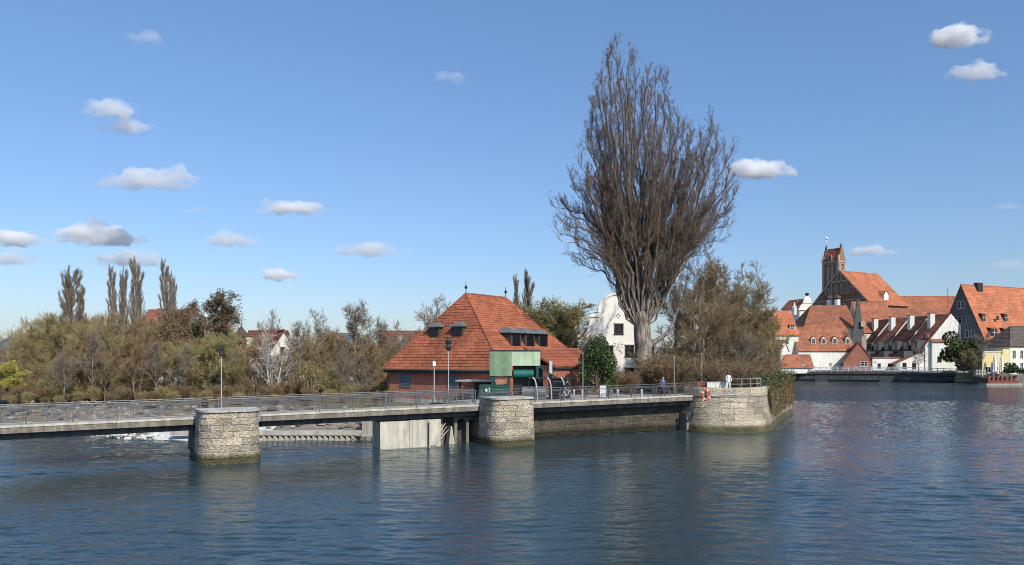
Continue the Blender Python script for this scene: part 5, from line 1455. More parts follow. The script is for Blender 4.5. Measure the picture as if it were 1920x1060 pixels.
def bicycle(loc, rz, label, fcol):
    o = empty('bicycle', loc, rz, label, 'bicycle')
    for x_ in (-.52, .52):
        m = MB(); n_ = 24; m.tube([(x_ + .33 * math.cos(2 * math.pi * i / n_), 0, .35 + .33 * math.sin(2 * math.pi * i / n_)) for i in range(n_ + 1)], .018, 5, cap=False); wv = m.build('wheel', 'rubber', o)
        m = MB()
        for i in range(10): a = 2 * math.pi * i / 10; m.tube([(x_, 0, .35), (x_ + .32 * math.cos(a), 0, .35 + .32 * math.sin(a))], .003, 3)
        m.build('spokes', 'light_metal', wv)
    m = MB()
    for a, b in (((-.52, .35), (-.08, .33)), ((-.52, .35), (-.2, .78)), ((-.08, .33), (-.22, .9)), ((-.08, .33), (.36, .82)), ((-.2, .78), (.36, .86)), ((.52, .35), (.34, .98))): m.tube([(a[0], 0, a[1]), (b[0], 0, b[1])], .02, 6)
    m.build('frame', fcol, o)
    m = MB(); m.tube([(.30, -.28, 1.02), (.34, -.1, 1.02), (.34, .1, 1.02), (.30, .28, 1.02)], .015, 6); m.build('handlebar', 'dark_metal', o)
    m = MB(); m.box(-.34, -.07, .9, -.1, .07, .96); m.build('saddle', 'dark_metal', o)
    return o
bz = deck_z(34.2)
bicycle(tuple(BR(28.2, -1.1, deck_z(28.2))), YAW, 'city bicycle ridden by the person in black near the winch housing', 'light_metal')
J = std_joints()
J.update({'pelvis': (-.22, 0, 1.02, .14), 'chest': (-.06, 0, 1.33, .15), 'sh': (.03, 0, 1.46, .10), 'neck': (.07, 0, 1.55, .055), 'head': (.10, 0, 1.65, .095), 'crown': (.09, 0, 1.73, .07),
          'hl': (-.2, -.1, .98, .09), 'kl': (.15, -.11, .72, .065), 'al': (-.02, -.11, .30, .045), 'tl': (.1, -.11, .25, .04), 'hr': (-.2, .1, .98, .09), 'kr': (.13, .11, .6, .065), 'ar': (-.1, .11, .2, .045), 'tr': (.02, .11, .16, .04),
          'sl': (.02, -.18, 1.42, .06), 'el': (.15, -.22, 1.2, .05), 'wl': (.28, -.22, 1.06, .036), 'fl': (.34, -.2, 1.04, .03), 'sr': (.02, .18, 1.42, .06), 'er': (.15, .22, 1.2, .05), 'wr': (.28, .22, 1.06, .036), 'fr': (.34, .2, 1.04, .03)})
p = body('person', 'person in black jacket and tan trousers riding a bicycle on the bridge', tuple(BR(28.2, -1.1, deck_z(28.2))), YAW, J, ED, ['cloth_black', 'cloth_tan', 'skin', 'cloth_black'])
head_bits(p, (.10, 0, 1.66), 'hair_brown')
bicycle(tuple(BR(39.0, -1.0, deck_z(38.3))), YAW, 'dark bicycle pushed by the fair haired person at the end of the bridge', 'cloth_mauve')
J = std_joints(); J.update({'wr': (.34, .1, 1.0, .036), 'fr': (.4, .12, 1.0, .03), 'kl': (.02, -.1, .5, .065), 'al': (.12, -.1, .09, .045), 'tl': (.25, -.1, .05, .04)})
p = body('person', 'fair haired person in dark mauve clothes beside a bicycle near the bridge end', tuple(BR(38.6, -.7, deck_z(38.6))), YAW - .4, J, ED, ['cloth_blue', 'cloth_mauve', 'skin', 'cloth_black'])
head_bits(p, (0, -.02, 1.64), 'hair_blond')
bicycle(tuple(fb(Lb * .44, 0, 0)), math.atan2(dv.y, dv.x), 'light bicycle on the far bridge with a rider in pale clothes', 'light_metal')
J = std_joints()
J.update({'pelvis': (-.22, 0, 1.02, .14), 'chest': (-.06, 0, 1.33, .15), 'sh': (.03, 0, 1.46, .10), 'neck': (.07, 0, 1.55, .055), 'head': (.10, 0, 1.65, .095), 'crown': (.09, 0, 1.73, .07),
          'hl': (-.2, -.1, .98, .09), 'kl': (.15, -.11, .72, .065), 'al': (-.02, -.11, .30, .045), 'tl': (.1, -.11, .25, .04), 'hr': (-.2, .1, .98, .09), 'kr': (.13, .11, .6, .065), 'ar': (-.1, .11, .2, .045), 'tr': (.02, .11, .16, .04),
          'sl': (.02, -.18, 1.42, .06), 'el': (.15, -.22, 1.2, .05), 'wl': (.28, -.22, 1.06, .036), 'fl': (.34, -.2, 1.04, .03), 'sr': (.02, .18, 1.42, .06), 'er': (.15, .22, 1.2, .05), 'wr': (.28, .22, 1.06, .036), 'fr': (.34, .2, 1.04, .03)})
p = body('person', 'person in pale clothes cycling across the far bridge', tuple(fb(Lb * .44, 0, 0)), math.atan2(dv.y, dv.x), J, ED, ['white_cloth', 'cloth_tan', 'skin', 'cloth_black'])
head_bits(p, (.10, 0, 1.66), 'hair_brown')
# ---------------------------------------------------------------- trees
UP = np.array([0, 0, 1.0])
def nrm(v): return v / (np.linalg.norm(v, axis=-1, keepdims=True) + 1e-9)
def quads_mesh(name, V, nq_idx, mats, mi):
    me = bpy.data.meshes.new(name)
    nv = len(V); nq = len(nq_idx)
    me.vertices.add(nv); me.vertices.foreach_set('co', V.astype(np.float32).ravel())
    me.loops.add(nq * 4); me.loops.foreach_set('vertex_index', nq_idx.astype(np.int32).ravel())
    me.polygons.add(nq); me.polygons.foreach_set('loop_start', np.arange(nq, dtype=np.int32) * 4)
    for m in mats: me.materials.append(MATS[m])
    me.polygons.foreach_set('material_index', mi.astype(np.int32))
    me.update(calc_edges=True)
    return me
def seg_geo(S, sides):
    "S: n x 8 array (p0, p1, r0, r1) -> verts, quads"
    p0, p1, r0, r1 = S[:, :3], S[:, 3:6], S[:, 6:7], S[:, 7:8]
    a = nrm(p1 - p0)
    ref = np.where(np.abs(a[:, 2:3]) > 0.9, np.array([[1.0, 0, 0]]), UP[None])
    u = nrm(np.cross(a, ref)); v = np.cross(a, u)
    ang = np.arange(sides) * 2 * np.pi / sides
    ring = u[:, None] * np.cos(ang)[None, :, None] + v[:, None] * np.sin(ang)[None, :, None]
    A = p0[:, None] + ring * r0[:, None]; B = p1[:, None] + ring * r1[:, None]
    V = np.concatenate([A, B], 1).reshape(-1, 3)
    k = np.arange(sides); kn = (k + 1) % sides
    q = np.stack([k, kn, kn + sides, k + sides], 1)
    Q = (np.arange(len(S))[:, None, None] * 2 * sides + q[None]).reshape(-1, 4)
    return V, Q
def leaf_geo(C, size, rng, flat=0.0):
    n = len(C); d1 = nrm(rng.normal(size=(n, 3))); d2 = nrm(np.cross(d1, rng.normal(size=(n, 3))))
    s = size * rng.uniform(0.6, 1.3, (n, 1))
    V = np.stack([C - d1 * s, C - d2 * s * .6, C + d1 * s, C + d2 * s * .6], 1).reshape(-1, 3)
    return V, np.arange(n * 4).reshape(-1, 4)
def merge(parts):
    Vs, Qs, Ms = [], [], []; o = 0
    for V, Q, m in parts:
        if len(V) == 0: continue
        Vs.append(V); Qs.append(Q + o); Ms.append(np.full(len(Q), m)); o += len(V)
    return np.concatenate(Vs), np.concatenate(Qs), np.concatenate(Ms)

class Tree:
    def __init__(self, seed): self.rng = np.random.default_rng(seed); self.thick = []; self.mid = []; self.tw = []
    def line(self, pts, r0, r1, dest):
        n = len(pts) - 1
        for i in range(n):
            a = r0 + (r1 - r0) * i / n; b = r0 + (r1 - r0) * (i + 1) / n
            dest.append((*pts[i], *pts[i + 1], a, b))
    def grow(self, p, d, L, r, lvl, P):
        rng = self.rng; n = P['seg'][lvl]; pts = [p]; ds = [d]; q = p
        for i in range(n):
            d = d + rng.normal(0, P['wig'][lvl], 3); d[2] += P['up'][lvl]; d = d / np.sqrt(d.dot(d))
            q = q + d * (L / n); pts.append(q); ds.append(d)
        last = lvl == len(P['seg']) - 1
        self.line(pts, r, max(r * 0.3, 0.012), self.thick if lvl <= P.get('thick', 0) else self.mid)
        if last or P['twl'] <= lvl:
            m = P['tw']
            for k in range(max(1, int(m * L / P.get('twref', L)))):
                t = rng.uniform(0.15, 1) * n; i = min(int(t), n - 1); f = t - i
                self.tw.append((*(pts[i] * (1 - f) + pts[i + 1] * f), *ds[i + 1], L))
        if last: return
        kids = P['kids'][lvl]
        for k in range(kids):
            t = P['from'][lvl] + (1 - P['from'][lvl]) * (k + rng.uniform(0, 1)) / kids
            tt = t * n; i = min(int(tt), n - 1); f = tt - i
            pos = pts[i] * (1 - f) + pts[i + 1] * f; dd = ds[i + 1]
            ang = math.radians(P['ang'][lvl] * rng.uniform(.6, 1.35)); az = rng.uniform(0, 2 * math.pi)
            u = np.cross(dd, [0.3, 0.9, 0.1]); u /= np.sqrt(u.dot(u)); v = np.cross(dd, u)
            nd = dd * math.cos(ang) + (u * math.cos(az) + v * math.sin(az)) * math.sin(ang)
            ll = L * P['ratio'][lvl] * (1 - P.get('taper', .5) * t) * rng.uniform(.75, 1.2)
            self.grow(pos, nd, ll, max(.012, r * P.get('rr', .5) * (1 - .5 * t)), lvl + 1, P)
    def finish(self, name, P, mats, bark):
        rng = self.rng; T = np.array(self.tw)
        p = T[:, :3]; d = T[:, 3:6]; n = len(T)
        L = P['twL'] * rng.uniform(.5, 1.3, (n, 1))
        d1 = nrm(d + rng.normal(0, P['tws'], (n, 3)) + UP * P['twu']); d2 = nrm(d1 + rng.normal(0, .25, (n, 3)) + UP * P['twu'] * .6)
        m_ = p + d1 * L * .5; e_ = m_ + d2 * L * .5; r = np.full((n, 1), P['twr'])
        S = np.concatenate([np.concatenate([p, m_, r, r * .8], 1), np.concatenate([m_, e_, r * .8, r * .4], 1)])
        # side shoots
        t = rng.uniform(.3, .9, (n, 1)); b = p + d1 * L * t * .5 + 0; d3 = nrm(d1 + rng.normal(0, .6, (n, 3)) + UP * P['twu'])
        S = np.concatenate([S, np.concatenate([m_, m_ + d3 * L * .45, r * .7, r * .35], 1)])
        V1, Q1 = seg_geo(S, 3)
        parts = [(V1, Q1, 0)]
        if self.mid:
            V2, Q2 = seg_geo(np.array(self.mid), 4); parts.append((V2, Q2, 0))
        if P['leaf']:
            k = P['leaf']; f = rng.uniform(.2, 1.05, (n, k, 1)); C = (m_[:, None] + (e_ - m_)[:, None] * f).reshape(-1, 3) + rng.normal(0, P['lsp'], (n * k, 3))
            V3, Q3 = leaf_geo(C, P['lsz'], rng); parts.append((V3, Q3, 1))
        V, Q, M_ = merge(parts)
        crown = quads_mesh(name + '_crown', V, Q, mats, M_)
        V, Q = seg_geo(np.array(self.thick), 7)
        trunk = quads_mesh(name + '_trunk', V, Q, [bark], np.zeros(len(Q)))
        trunk.polygons.foreach_set('use_smooth', [True] * len(Q))
        return trunk, crown, float(max(e_[:, 2].max(), 1))

def generic(seed, H, spread, mats, bark, **k):
    P = dict(seg=[6, 5, 4, 3], wig=[.05, .12, .16, .2], up=[.02, .10, .08, .05], kids=[11, 6, 5], ratio=[.62, .55, .5], ang=[48, 42, 42], twl=2, tw=7, twL=.8, tws=.45, twu=.15, twr=.019,
             leaf=3, lsz=.055, lsp=.08, thick=1, rr=.5, taper=.45)
    P['from'] = [.18, .2, .2]
    P.update(k)
    t = Tree(seed)
    stems = P.get('stems', 1)
    for s in range(stems):
        a = 2 * math.pi * s / stems + .5; lean = .0 if stems == 1 else P.get('lean', .3)
        d = nrm(np.array([math.cos(a) * lean, math.sin(a) * lean, 1.0])); 
        t.grow(np.array([math.cos(a) * .15 * (stems > 1), math.sin(a) * .15 * (stems > 1), -.3]), d, H * .8, P.get('r', .22) / math.sqrt(stems), 0, P)
    tr, cr, top = t.finish(P.get('nm', 'tree'), P, mats, bark)
    return tr, cr, top

PROTO = {}
def proto(key, *a, **k):
    PROTO[key] = generic(*a, **k)
wide = dict(ang=[55, 45, 42], ratio=[.72, .6, .5])
proto('willow', 21, 10, 0, ['twig_olive', 'bud_olive'], 'bark_brown', kids=[12, 6, 5], leaf=1, lsz=.05, tw=5, twL=1.1, **{k: v for k, v in wide.items()}, up=[.02, .05, .03, -.02])
proto('willow2', 22, 10, 0, ['twig_olive', 'bud_brown'], 'bark_brown', kids=[12, 6, 5], leaf=1, tw=5, stems=2, **wide)
proto('brown', 23, 11, 0, ['twig_brown', 'bud_brown'], 'bark_brown', kids=[11, 6, 5], tw=4, leaf=1, ang=[36, 36, 38])
proto('brown2', 24, 11, 0, ['twig_rust', 'bud_olive'], 'bark_grey', kids=[11, 6, 5], tw=4, leaf=1, stems=2, ang=[36, 36, 38])
proto('grey', 25, 12, 0, ['twig_grey', 'bud_brown'], 'bark_grey', kids=[13, 7, 5], tw=5, leaf=1, **wide)
proto('grey2', 29, 12, 0, ['twig_grey', 'bud_brown'], 'bark_grey', kids=[11, 6, 5], tw=6, leaf=2, ang=[36, 36, 38])
proto('alder', 26, 12, 0, ['twig_brown', 'bud_brown'], 'bark_brown', kids=[9, 6, 5], tw=5, leaf=7, lsz=.10, lsp=.16, **wide)
proto('greenish', 27, 9, 0, ['twig_olive', 'bud_olive'], 'bark_brown', kids=[12, 7, 5], tw=6, leaf=3, lsz=.07, stems=3, lean=.25, **wide)
proto('yellow', 28, 9, 0, ['twig_olive', 'bud_yellow'], 'bark_grey', kids=[11, 6, 5], tw=9, leaf=6, lsz=.08, up=[.02, .02, -.05, -.1], twu=-.3)
proto('palegreen', 30, 8, 0, ['twig_olive', 'bud_green'], 'bark_grey', kids=[12, 6, 5], tw=6, leaf=3, lsz=.06, stems=3, lean=.25, **wide)
proto('birch', 31, 9, 0, ['bark_birch', 'bark_birch'], 'bark_birch', kids=[12, 4], seg=[7, 5, 3], wig=[.04, .08, .1], up=[.03, .10, .0], ang=[38, 35], ratio=[.42, .4], twl=1, tw=4, twL=.7, leaf=0, r=.12, stems=3, lean=.12, thick=0, twr=.012)
proto('bigtree', 32, 15, 0, ['twig_brown', 'bud_brown'], 'bark_brown', kids=[15, 8, 5], tw=7, leaf=2, lsz=.06, r=.34, **wide)
proto('bigtree2', 33, 14, 0, ['twig_olive', 'bud_brown'], 'bark_brown', kids=[14, 7, 5], tw=7, leaf=2, lsz=.06, r=.3, stems=2, **wide)
# columnar poplar
proto('column', 34, 19, 0, ['twig_grey', 'bud_brown'], 'bark_grey', kids=[46, 6], seg=[9, 6, 3], wig=[.02, .05, .1], up=[.0, .17, .12], ang=[34, 28], ratio=[.34, .4], twl=1, tw=9, twL=.9, tws=.2, twu=.6, leaf=3, lsz=.06, r=.3, taper=.62, thick=0)
proto('column2', 35, 19, 0, ['twig_grey', 'bud_brown'], 'bark_grey', kids=[40, 6], seg=[9, 6, 3], wig=[.03, .06, .1], up=[.0, .18, .12], ang=[32, 26], ratio=[.32, .4], twl=1, tw=9, twL=.8, tws=.2, twu=.6, leaf=3, lsz=.06, r=.28, taper=.62, thick=0)
# shrub: many thin stems from the ground
def shrub(seed, H, mats, n=60, leaf=3, lsz=.05, spread=.5):
    t = Tree(seed); rng = t.rng
    P = dict(seg=[4, 3], wig=[.1, .18], up=[.06, .04], kids=[5], ratio=[.5], ang=[38], twl=0, tw=5, twL=.55, tws=.4, twu=.15, twr=.011, leaf=leaf, lsz=lsz, lsp=.06, thick=-1); P['from'] = [.25]
    for i in range(n):
        a = rng.uniform(0, 2 * math.pi); rr = rng.uniform(0, .6); l = rng.uniform(.15, 1) * spread
        t.grow(np.array([math.cos(a) * rr, math.sin(a) * rr, -.1]), nrm(np.array([math.cos(a) * l, math.sin(a) * l, 1.0])), H * rng.uniform(.6, .95), .03, 0, P)
    t.thick.append((0, 0, -.3, 0, 0, .4, .09, .05))
    return t.finish('shrub', P, mats, 'bark_brown')
PROTO['shrub'] = shrub(41, 3.2, ['twig_brown', 'bud_brown'])
PROTO['shrub2'] = shrub(42, 3.0, ['twig_olive', 'bud_olive'])
PROTO['shrub3'] = shrub(43, 3.4, ['twig_rust', 'bud_brown'], n=80)

COUNT = {}
def plant(key, name, px, ytop, D, label, cat='tree', group=None, sx=1.0, z0=2.3, rz=None, kind_parts=('trunk', 'crown'), sy=None):
    tr, cr, top = PROTO[key]
    h = Z(ytop, D) - z0; s = h / top
    o = empty(name, (X(px, D), D, z0), R.uniform(0, 6.28) if rz is None else rz, label, cat, group)
    o.scale = (s * sx, s * (sy or sx), s)
    inst(tr, kind_parts[0], o); inst(cr, kind_parts[1], o)
    return o

# columnar poplars on the skyline
GP = 'slim columnar poplars on the skyline'
for key, px, yt, D, sx, lab in (
        ('column', 133, 497, 112, .95, 'broad bare columnar poplar, leftmost of the skyline poplars'),
        ('column2', 152, 532, 113, .8, 'lower bare poplar leaning on the right side of the leftmost poplar'),
        ('column2', 212, 493, 112, .55, 'narrow bare poplar, first of the close group of three'),
        ('column', 231, 497, 114, .42, 'thinnest bare poplar, in the middle of the close group of three'),
        ('column', 257, 478, 112, .62, 'tallest bare poplar of the close group of three'),
        ('column2', 310, 481, 112, .60, 'lone bare poplar right of the group of three'),
        ('column', 324, 505, 113, .45, 'short bare poplar touching the right side of the lone poplar'),
        ('column2', 966, 510, 132, .55, 'slim bare poplar right of the brick roof ridge, thinner of two'),
        ('column', 992, 501, 132, .62, 'slim bare poplar right of the brick roof ridge, taller of two')):
    plant(key, 'poplar_tree', px, yt, D, lab, group=GP, sx=sx)
# individual trees on the left bank
L1 = [('yellow', 20, 676, 86, 1.1, 'yellow green willow at the far left edge'),
      ('grey', 62, 612, 104, 1.2, 'bare grey tree rounding off the left end of the wood'),
      ('willow', 100, 583, 95, 1.15, 'big rounded olive willow with a dark forked trunk at the left end of the wood'),
      ('willow2', 148, 577, 97, 1.0, 'olive tree below the leftmost poplar'),
      ('willow', 190, 585, 92, .9, 'olive brown tree with a pale straight trunk'),
      ('brown', 232, 572, 98, .9, 'brown twiggy tree below the three poplars'),
      ('brown2', 275, 590, 95, .9, 'rust brown tree left of the lone poplar'),
      ('brown', 318, 575, 100, .95, 'brown twiggy tree below the lone poplar'),
      ('alder', 388, 543, 98, 1.25, 'spreading tree with dark cone clusters above the left wood'),
      ('alder', 350, 560, 103, .9, 'darker cone bearing tree behind the spreading one'),
      ('palegreen', 405, 617, 88, 1.0, 'pale green budding tree behind the dark street lamp'),
      ('grey', 500, 575, 122, .65, 'small bare grey tree rising over the brown house roof'),
      ('birch', 512, 612, 88, 1.25, 'white stemmed birch clump before the white gabled house'),
      ('grey', 586, 573, 110, .9, 'bare grey tree with open crown in the middle of the bank'),
      ('grey2', 664, 557, 104, 1.1, 'tall bare tree with a straight trunk left of the brick house'),
      ('grey2', 716, 592, 112, .8, 'bare grey tree close to the left roof slope'),
      ('grey', 800, 549, 116, 1.1, 'bare wide tree rising behind the left roof slope'),
      ('grey', 755, 598, 132, .8, 'small bare tree behind the brick house roof'),
      ('greenish', 1052, 553, 112, 1.5, 'round greenish brown tree between the brick house and the white gable'),
      ('brown2', 612, 612, 96, .9, 'rust brown thicket tree right of the white gable'),
      ('brown', 560, 608, 101, .8, 'brown twiggy tree right beside the white gable'),
      ('brown', 700, 640, 90, .9, 'low brown tree touching the left wall of the brick house'),
      ('palegreen', 578, 672, 84, .5, 'small shrub like tree with dry pale leaves before the thicket')]
for key, px, yt, D, sx, lab in L1: plant(key, 'tree', px, yt, D, lab, sx=sx, group='bare trees on the left bank')
G2 = 'crowded bare trees filling the left bank'
lab2 = {'willow': 'olive twiggy tree crowded in the wood on the left bank', 'willow2': 'olive brown forked tree crowded in the wood on the left bank', 'brown': 'brown twiggy tree crowded in the wood on the left bank',
        'brown2': 'rust brown forked tree crowded in the wood on the left bank', 'grey2': 'grey bare tree crowded in the wood on the left bank'}
rr = random.Random(9)
for row, (D, y0) in enumerate(((89, 650), (94, 628), (102, 610), (108, 606), (118, 602))):
    px = 30 + row * 9
    while px < 725:
        f = 0
        if px < 70: f = 30
        if px > 430: f = 32
        if 455 < px < 560 and row > 2: px += 22; continue
        key = rr.choice(['willow', 'willow2', 'brown', 'brown2'] if px < 430 else ['brown', 'brown2', 'grey2', 'brown', 'willow2'])
        if 455 < px < 560: key = rr.choice(['brown', 'grey2']); f = (30, 42, 52)[row]
        plant(key, 'tree', px, y0 + f + rr.uniform(-22, 18), D + rr.uniform(-2, 2), lab2[key], group=G2, sx=rr.uniform(.75, 1.05))
        px += rr.uniform(26, 40)
for k_, (px, yt, D, key) in enumerate(((172, 612, 86, 'grey2'), (196, 655, 85, 'brown'), (255, 640, 86, 'brown2'), (292, 630, 86.5, 'grey2'), (338, 640, 86, 'grey'), (120, 650, 85, 'grey'), (640, 650, 87, 'grey'), (430, 650, 87, 'grey2'), (680, 655, 88, 'grey2'), (530, 662, 90, 'brown'))):
    plant(key, 'tree', px, yt, D, 'slender bare front tree, ' + ('below the leftmost poplar, right side', 'short, left of the three poplars', 'below the three poplars', 'below the lone poplar, left side', 'with forked crown below the cone bearing trees', 'spreading, below the leftmost poplar', 'in the thicket left of the brick house', 'right beside the dark street lamp', 'nearest the brick house wall', 'in front of the white gabled house')[k_], group='slender trees at the front of the wood', sx=.75)
# distant treeline
for i in range(26):
    plant(rr.choice(['grey2', 'brown']), 'tree', rr.uniform(-20, 110) if i < 8 else rr.uniform(430, 1080), rr.uniform(628, 652), rr.uniform(175, 230), 'distant bare tree low on the skyline', group='distant bare trees', sx=1.5, z0=2.8)
# understorey
G3 = 'leafless shrubs along the foot of the wood'
n = 0
for D, y0 in ((76, 751), (79.5, 741), (83, 727), (88, 708)):
    px = -10
    while px < 735:
        key = rr.choice(['shrub', 'shrub2', 'shrub3'])
        plant(key, 'shrub', px, y0 + rr.uniform(-12, 10), D + rr.uniform(-1.2, 1.2), {'shrub': 'brown leafless shrub at the foot of the left wood', 'shrub2': 'olive budding shrub at the foot of the left wood', 'shrub3': 'rust brown leafless shrub at the foot of the left wood'}[key],
              'shrub', G3, sx=rr.uniform(.9, 1.4), kind_parts=('stem', 'foliage'))
        px += rr.uniform(24, 40)

# trees on the island, right of the big poplar
L2 = [('bigtree', 1300, 478, 92, .95, 'big brown bare tree just right of the poplar'),
      ('bigtree', 1345, 470, 97, .85, 'tallest brown tree behind the island railing'),
      ('bigtree2', 1378, 488, 100, .85, 'broad olive brown tree in the right part of the island group'),
      ('bigtree2', 1400, 545, 96, .85, 'olive tree at the right flank of the island group'),
      ('brown', 1262, 545, 96, 1.0, 'brown tree half hidden behind the poplar trunk'),
      ('bigtree', 1320, 540, 88, .8, 'brown tree with dark ivy covered trunk behind the pale poles'),
      ('willow2', 1432, 588, 104, .8, 'low olive tree at the right end of the island'),
      ('grey2', 1436, 575, 118, .7, 'thin bare tree before the long pale house'),
      ('grey', 1395, 600, 88, .8, 'pale branched bare tree above the rounded wall')]
for key, px, yt, D, sx, lab in L2: plant(key, 'tree', px, yt, D, lab, sx=sx, z0=3.1, group='bare trees on the island')
for i, (px, yt, D, sx) in enumerate(((1235, 650, 82, 1.2), (1262, 662, 80, 1.3), (1288, 655, 81, 1.2), (1310, 668, 82, 1.1), (1180, 690, 80, .9), (1160, 686, 84, .9), (1338, 672, 80, 1.0), (1362, 660, 84, 1.1), (1384, 670, 82, 1.1), (1405, 676, 83, 1.1), (1425, 680, 85, 1.1), (1448, 684, 90, 1.1), (1250, 640, 90, 1.5), (1300, 640, 92, 1.5), (1350, 650, 92, 1.5), (1410, 655, 96, 1.4))):
    plant(['shrub', 'shrub3', 'shrub'][i % 3], 'shrub', px, yt, D, '%s brown leafless shrub behind the promenade, %s' % (('dense', 'wide', 'thin')[i % 3], ('below the poplar' if px < 1240 else 'behind the pale poles' if px < 1345 else 'above the rounded wall')), 'shrub', 'leafless shrubs on the island', sx=sx, z0=3.1, kind_parts=('stem', 'foliage'))
# trees on the far bank
for key, px, yt, D, sx, lab in (('grey', 1722, 640, 219, .8, 'small bare tree before the white garden building'), ('grey2', 1835, 620, 204, 1.1, 'bare grey tree before the dark grey gable'),
                                ('willow2', 1808, 650, 205, 1.2, 'dark bushy tree at the foot of the dark grey gable'), ('grey', 1590, 612, 240, .6, 'small bare tree behind the arched chimney')):
    plant(key, 'tree', px, yt, D, lab, sx=sx, z0=3.1)

def leafy(name, label, cat, c, rad, n, size, mats, seed, lumps=9, parent=None, stem=True):
    rng = np.random.default_rng(seed); c = np.array(c, float); rad = np.array(rad, float)
    L = rng.uniform(-.75, .75, (lumps, 3)) * rad; L[:, 2] = rng.uniform(-.9, .9, lumps) * rad[2]
    pick = rng.integers(0, lumps, n); v = nrm(rng.normal(size=(n, 3))) * rng.uniform(.55, 1.0, (n, 1)) ** .5
    C = L[pick] + v * rad * .48
    ve, q = leaf_geo(C, size, rng); mi = (rng.uniform(0, 1, n) < .12).astype(int)
    o = empty(name, tuple(c), 0, label, cat)
    me = quads_mesh('foliage', ve, q, mats, mi); inst(me, 'foliage', o)
    if stem:
        S = []
        for l in L: S.append((0, 0, -rad[2] * 1.0, *(l * .4), .06, .04)); S.append((*(l * .4), *l, .04, .02))
        V, Q = seg_geo(np.array(S), 5); inst(quads_mesh('stem', V, Q, ['bark_brown'], np.zeros(len(Q))), 'stem', o)
    return o
leafy('evergreen_bush', 'dense dark evergreen bush in front of the white gabled house', 'bush', (X(1119, 79), 79, Z(684, 79)), (1.7, 1.4, 2.3), 9500, .12, ['leaf_dark', 'leaf_ivy'], 51, lumps=26)
leafy('evergreen_bush', 'dark evergreen mass beside the grey gable on the far bank', 'bush', (X(1806, 208), 208, 8.0), (5.0, 3, 4.5), 6000, .36, ['leaf_dark', 'leaf_ivy'], 52, lumps=14)
leafy('dry_leaved_bush', 'small bush with pale dry leaves in front of the left thicket', 'bush', (X(581, 83), 83, Z(722, 83)), (1.0, .9, 1.6), 420, .09, ['leaf_dry', 'leaf_dry'], 53)
leafy('evergreen_bush', 'row of dark hedge balls before the pale riverside house', 'hedge', (X(1905, 198), 198, 4.2), (3.6, 1, 1.1), 1200, .25, ['leaf_dark', 'leaf_dark'], 54)

# ivy hanging over the right side of the island wall
rng = np.random.default_rng(77)
n = 15000
s_ = rng.uniform(14.0, npth.L + .5, n) ; u = rng.uniform(0, 1, n) ** .8
lo_ = np.interp(s_, [14.0, 15.6, 19, 27, npth.L + 1], [3.2, 1.2, .9, 1.0, 1.4])
z_ = lo_ + (5.3 - lo_) * (1 - u * rng.uniform(.8, 1, n))
off = .15 + np.abs(rng.normal(0, .16, n)) + np.where(z_ > 3.9, rng.uniform(-1.2, .5, n), 0)
C = np.array([tuple(npth.at(float(a), float(b), float(c))) for a, b, c in zip(s_, off + (3.35 - np.minimum(z_, 3.35)) * .10, z_)])
C[:, 2] += np.where(C[:, 2] > 4, np.sin(s_ * 2.3) * .25, 0)
ve, q = leaf_geo(C, .085, rng)
top_ = (C[:, 2] > 3.9)
mi = np.where(top_, 0, np.where(rng.uniform(0, 1, n) < .25, 0, 1))
e = empty('ivy', tuple(npth.at(14, 0, 0)), 0, 'ivy and brown creeper hanging over the right side of the rounded island wall', 'ivy')
inst(quads_mesh('leaves', ve - np.array(e.location), q, ['leaf_ivy', 'bud_brown'], mi), 'leaves', e)
S = []
for i in range(900):
    a = rng.uniform(14.3, npth.L); z1 = rng.uniform(3, 4.8); p0 = np.array(npth.at(a, .25, z1)); 
    for k in range(4):
        z2 = z1 - .55; 
        if z2 < .8: break
        a2 = a + rng.normal(0, .12); p1 = np.array(npth.at(a2, .3 + (3.35 - min(z2, 3.35)) * .1 + rng.uniform(0, .15), z2)); S.append((*p0, *p1, .014, .012)); p0, z1, a = p1, z2, a2
V, Q = seg_geo(np.array(S), 3); inst(quads_mesh('creeper', V - np.array(e.location), Q, ['twig_rust'], np.zeros(len(Q))), 'creeper', e)

# ---------------------------------------------------------------- the great poplar
D = 85.0; base = np.array([X(1205, D), D, 3.1])
def q3(px, py, dy=0.0): return np.array([(px - 960) / F * (D + dy), D + dy, 7 - (py - HZ) / F * (D + dy)]) - base
t = Tree(99); rng = t.rng; limbs = []
fork = q3(1203, 600)
trunk_pts = [np.array([0, 0, -.4]), q3(1206, 690), q3(1205, 650), q3(1203, 615), q3(1200, 585)]
rs = [1.2, 1.0, .95, .95, .7]
for i in range(4): t.thick.append((*trunk_pts[i], *trunk_pts[i + 1], rs[i], rs[i + 1]))
for i in range(9):    # root flare
    a = 2 * math.pi * i / 9; t.thick.append((math.cos(a) * 1.35, math.sin(a) * 1.35, -.5, math.cos(a) * .7, math.sin(a) * .7, 1.3, .35, .2))
TP = dict(seg=[6, 4], wig=[.06, .12], up=[.20, .16], kids=[5], ratio=[.42], ang=[28], twl=0, tw=7, twL=.95, tws=.36, twu=.30, twr=.0125, leaf=5, lsz=.06, lsp=.07, thick=-1, rr=.5, twref=2.2); TP['from'] = [.12]
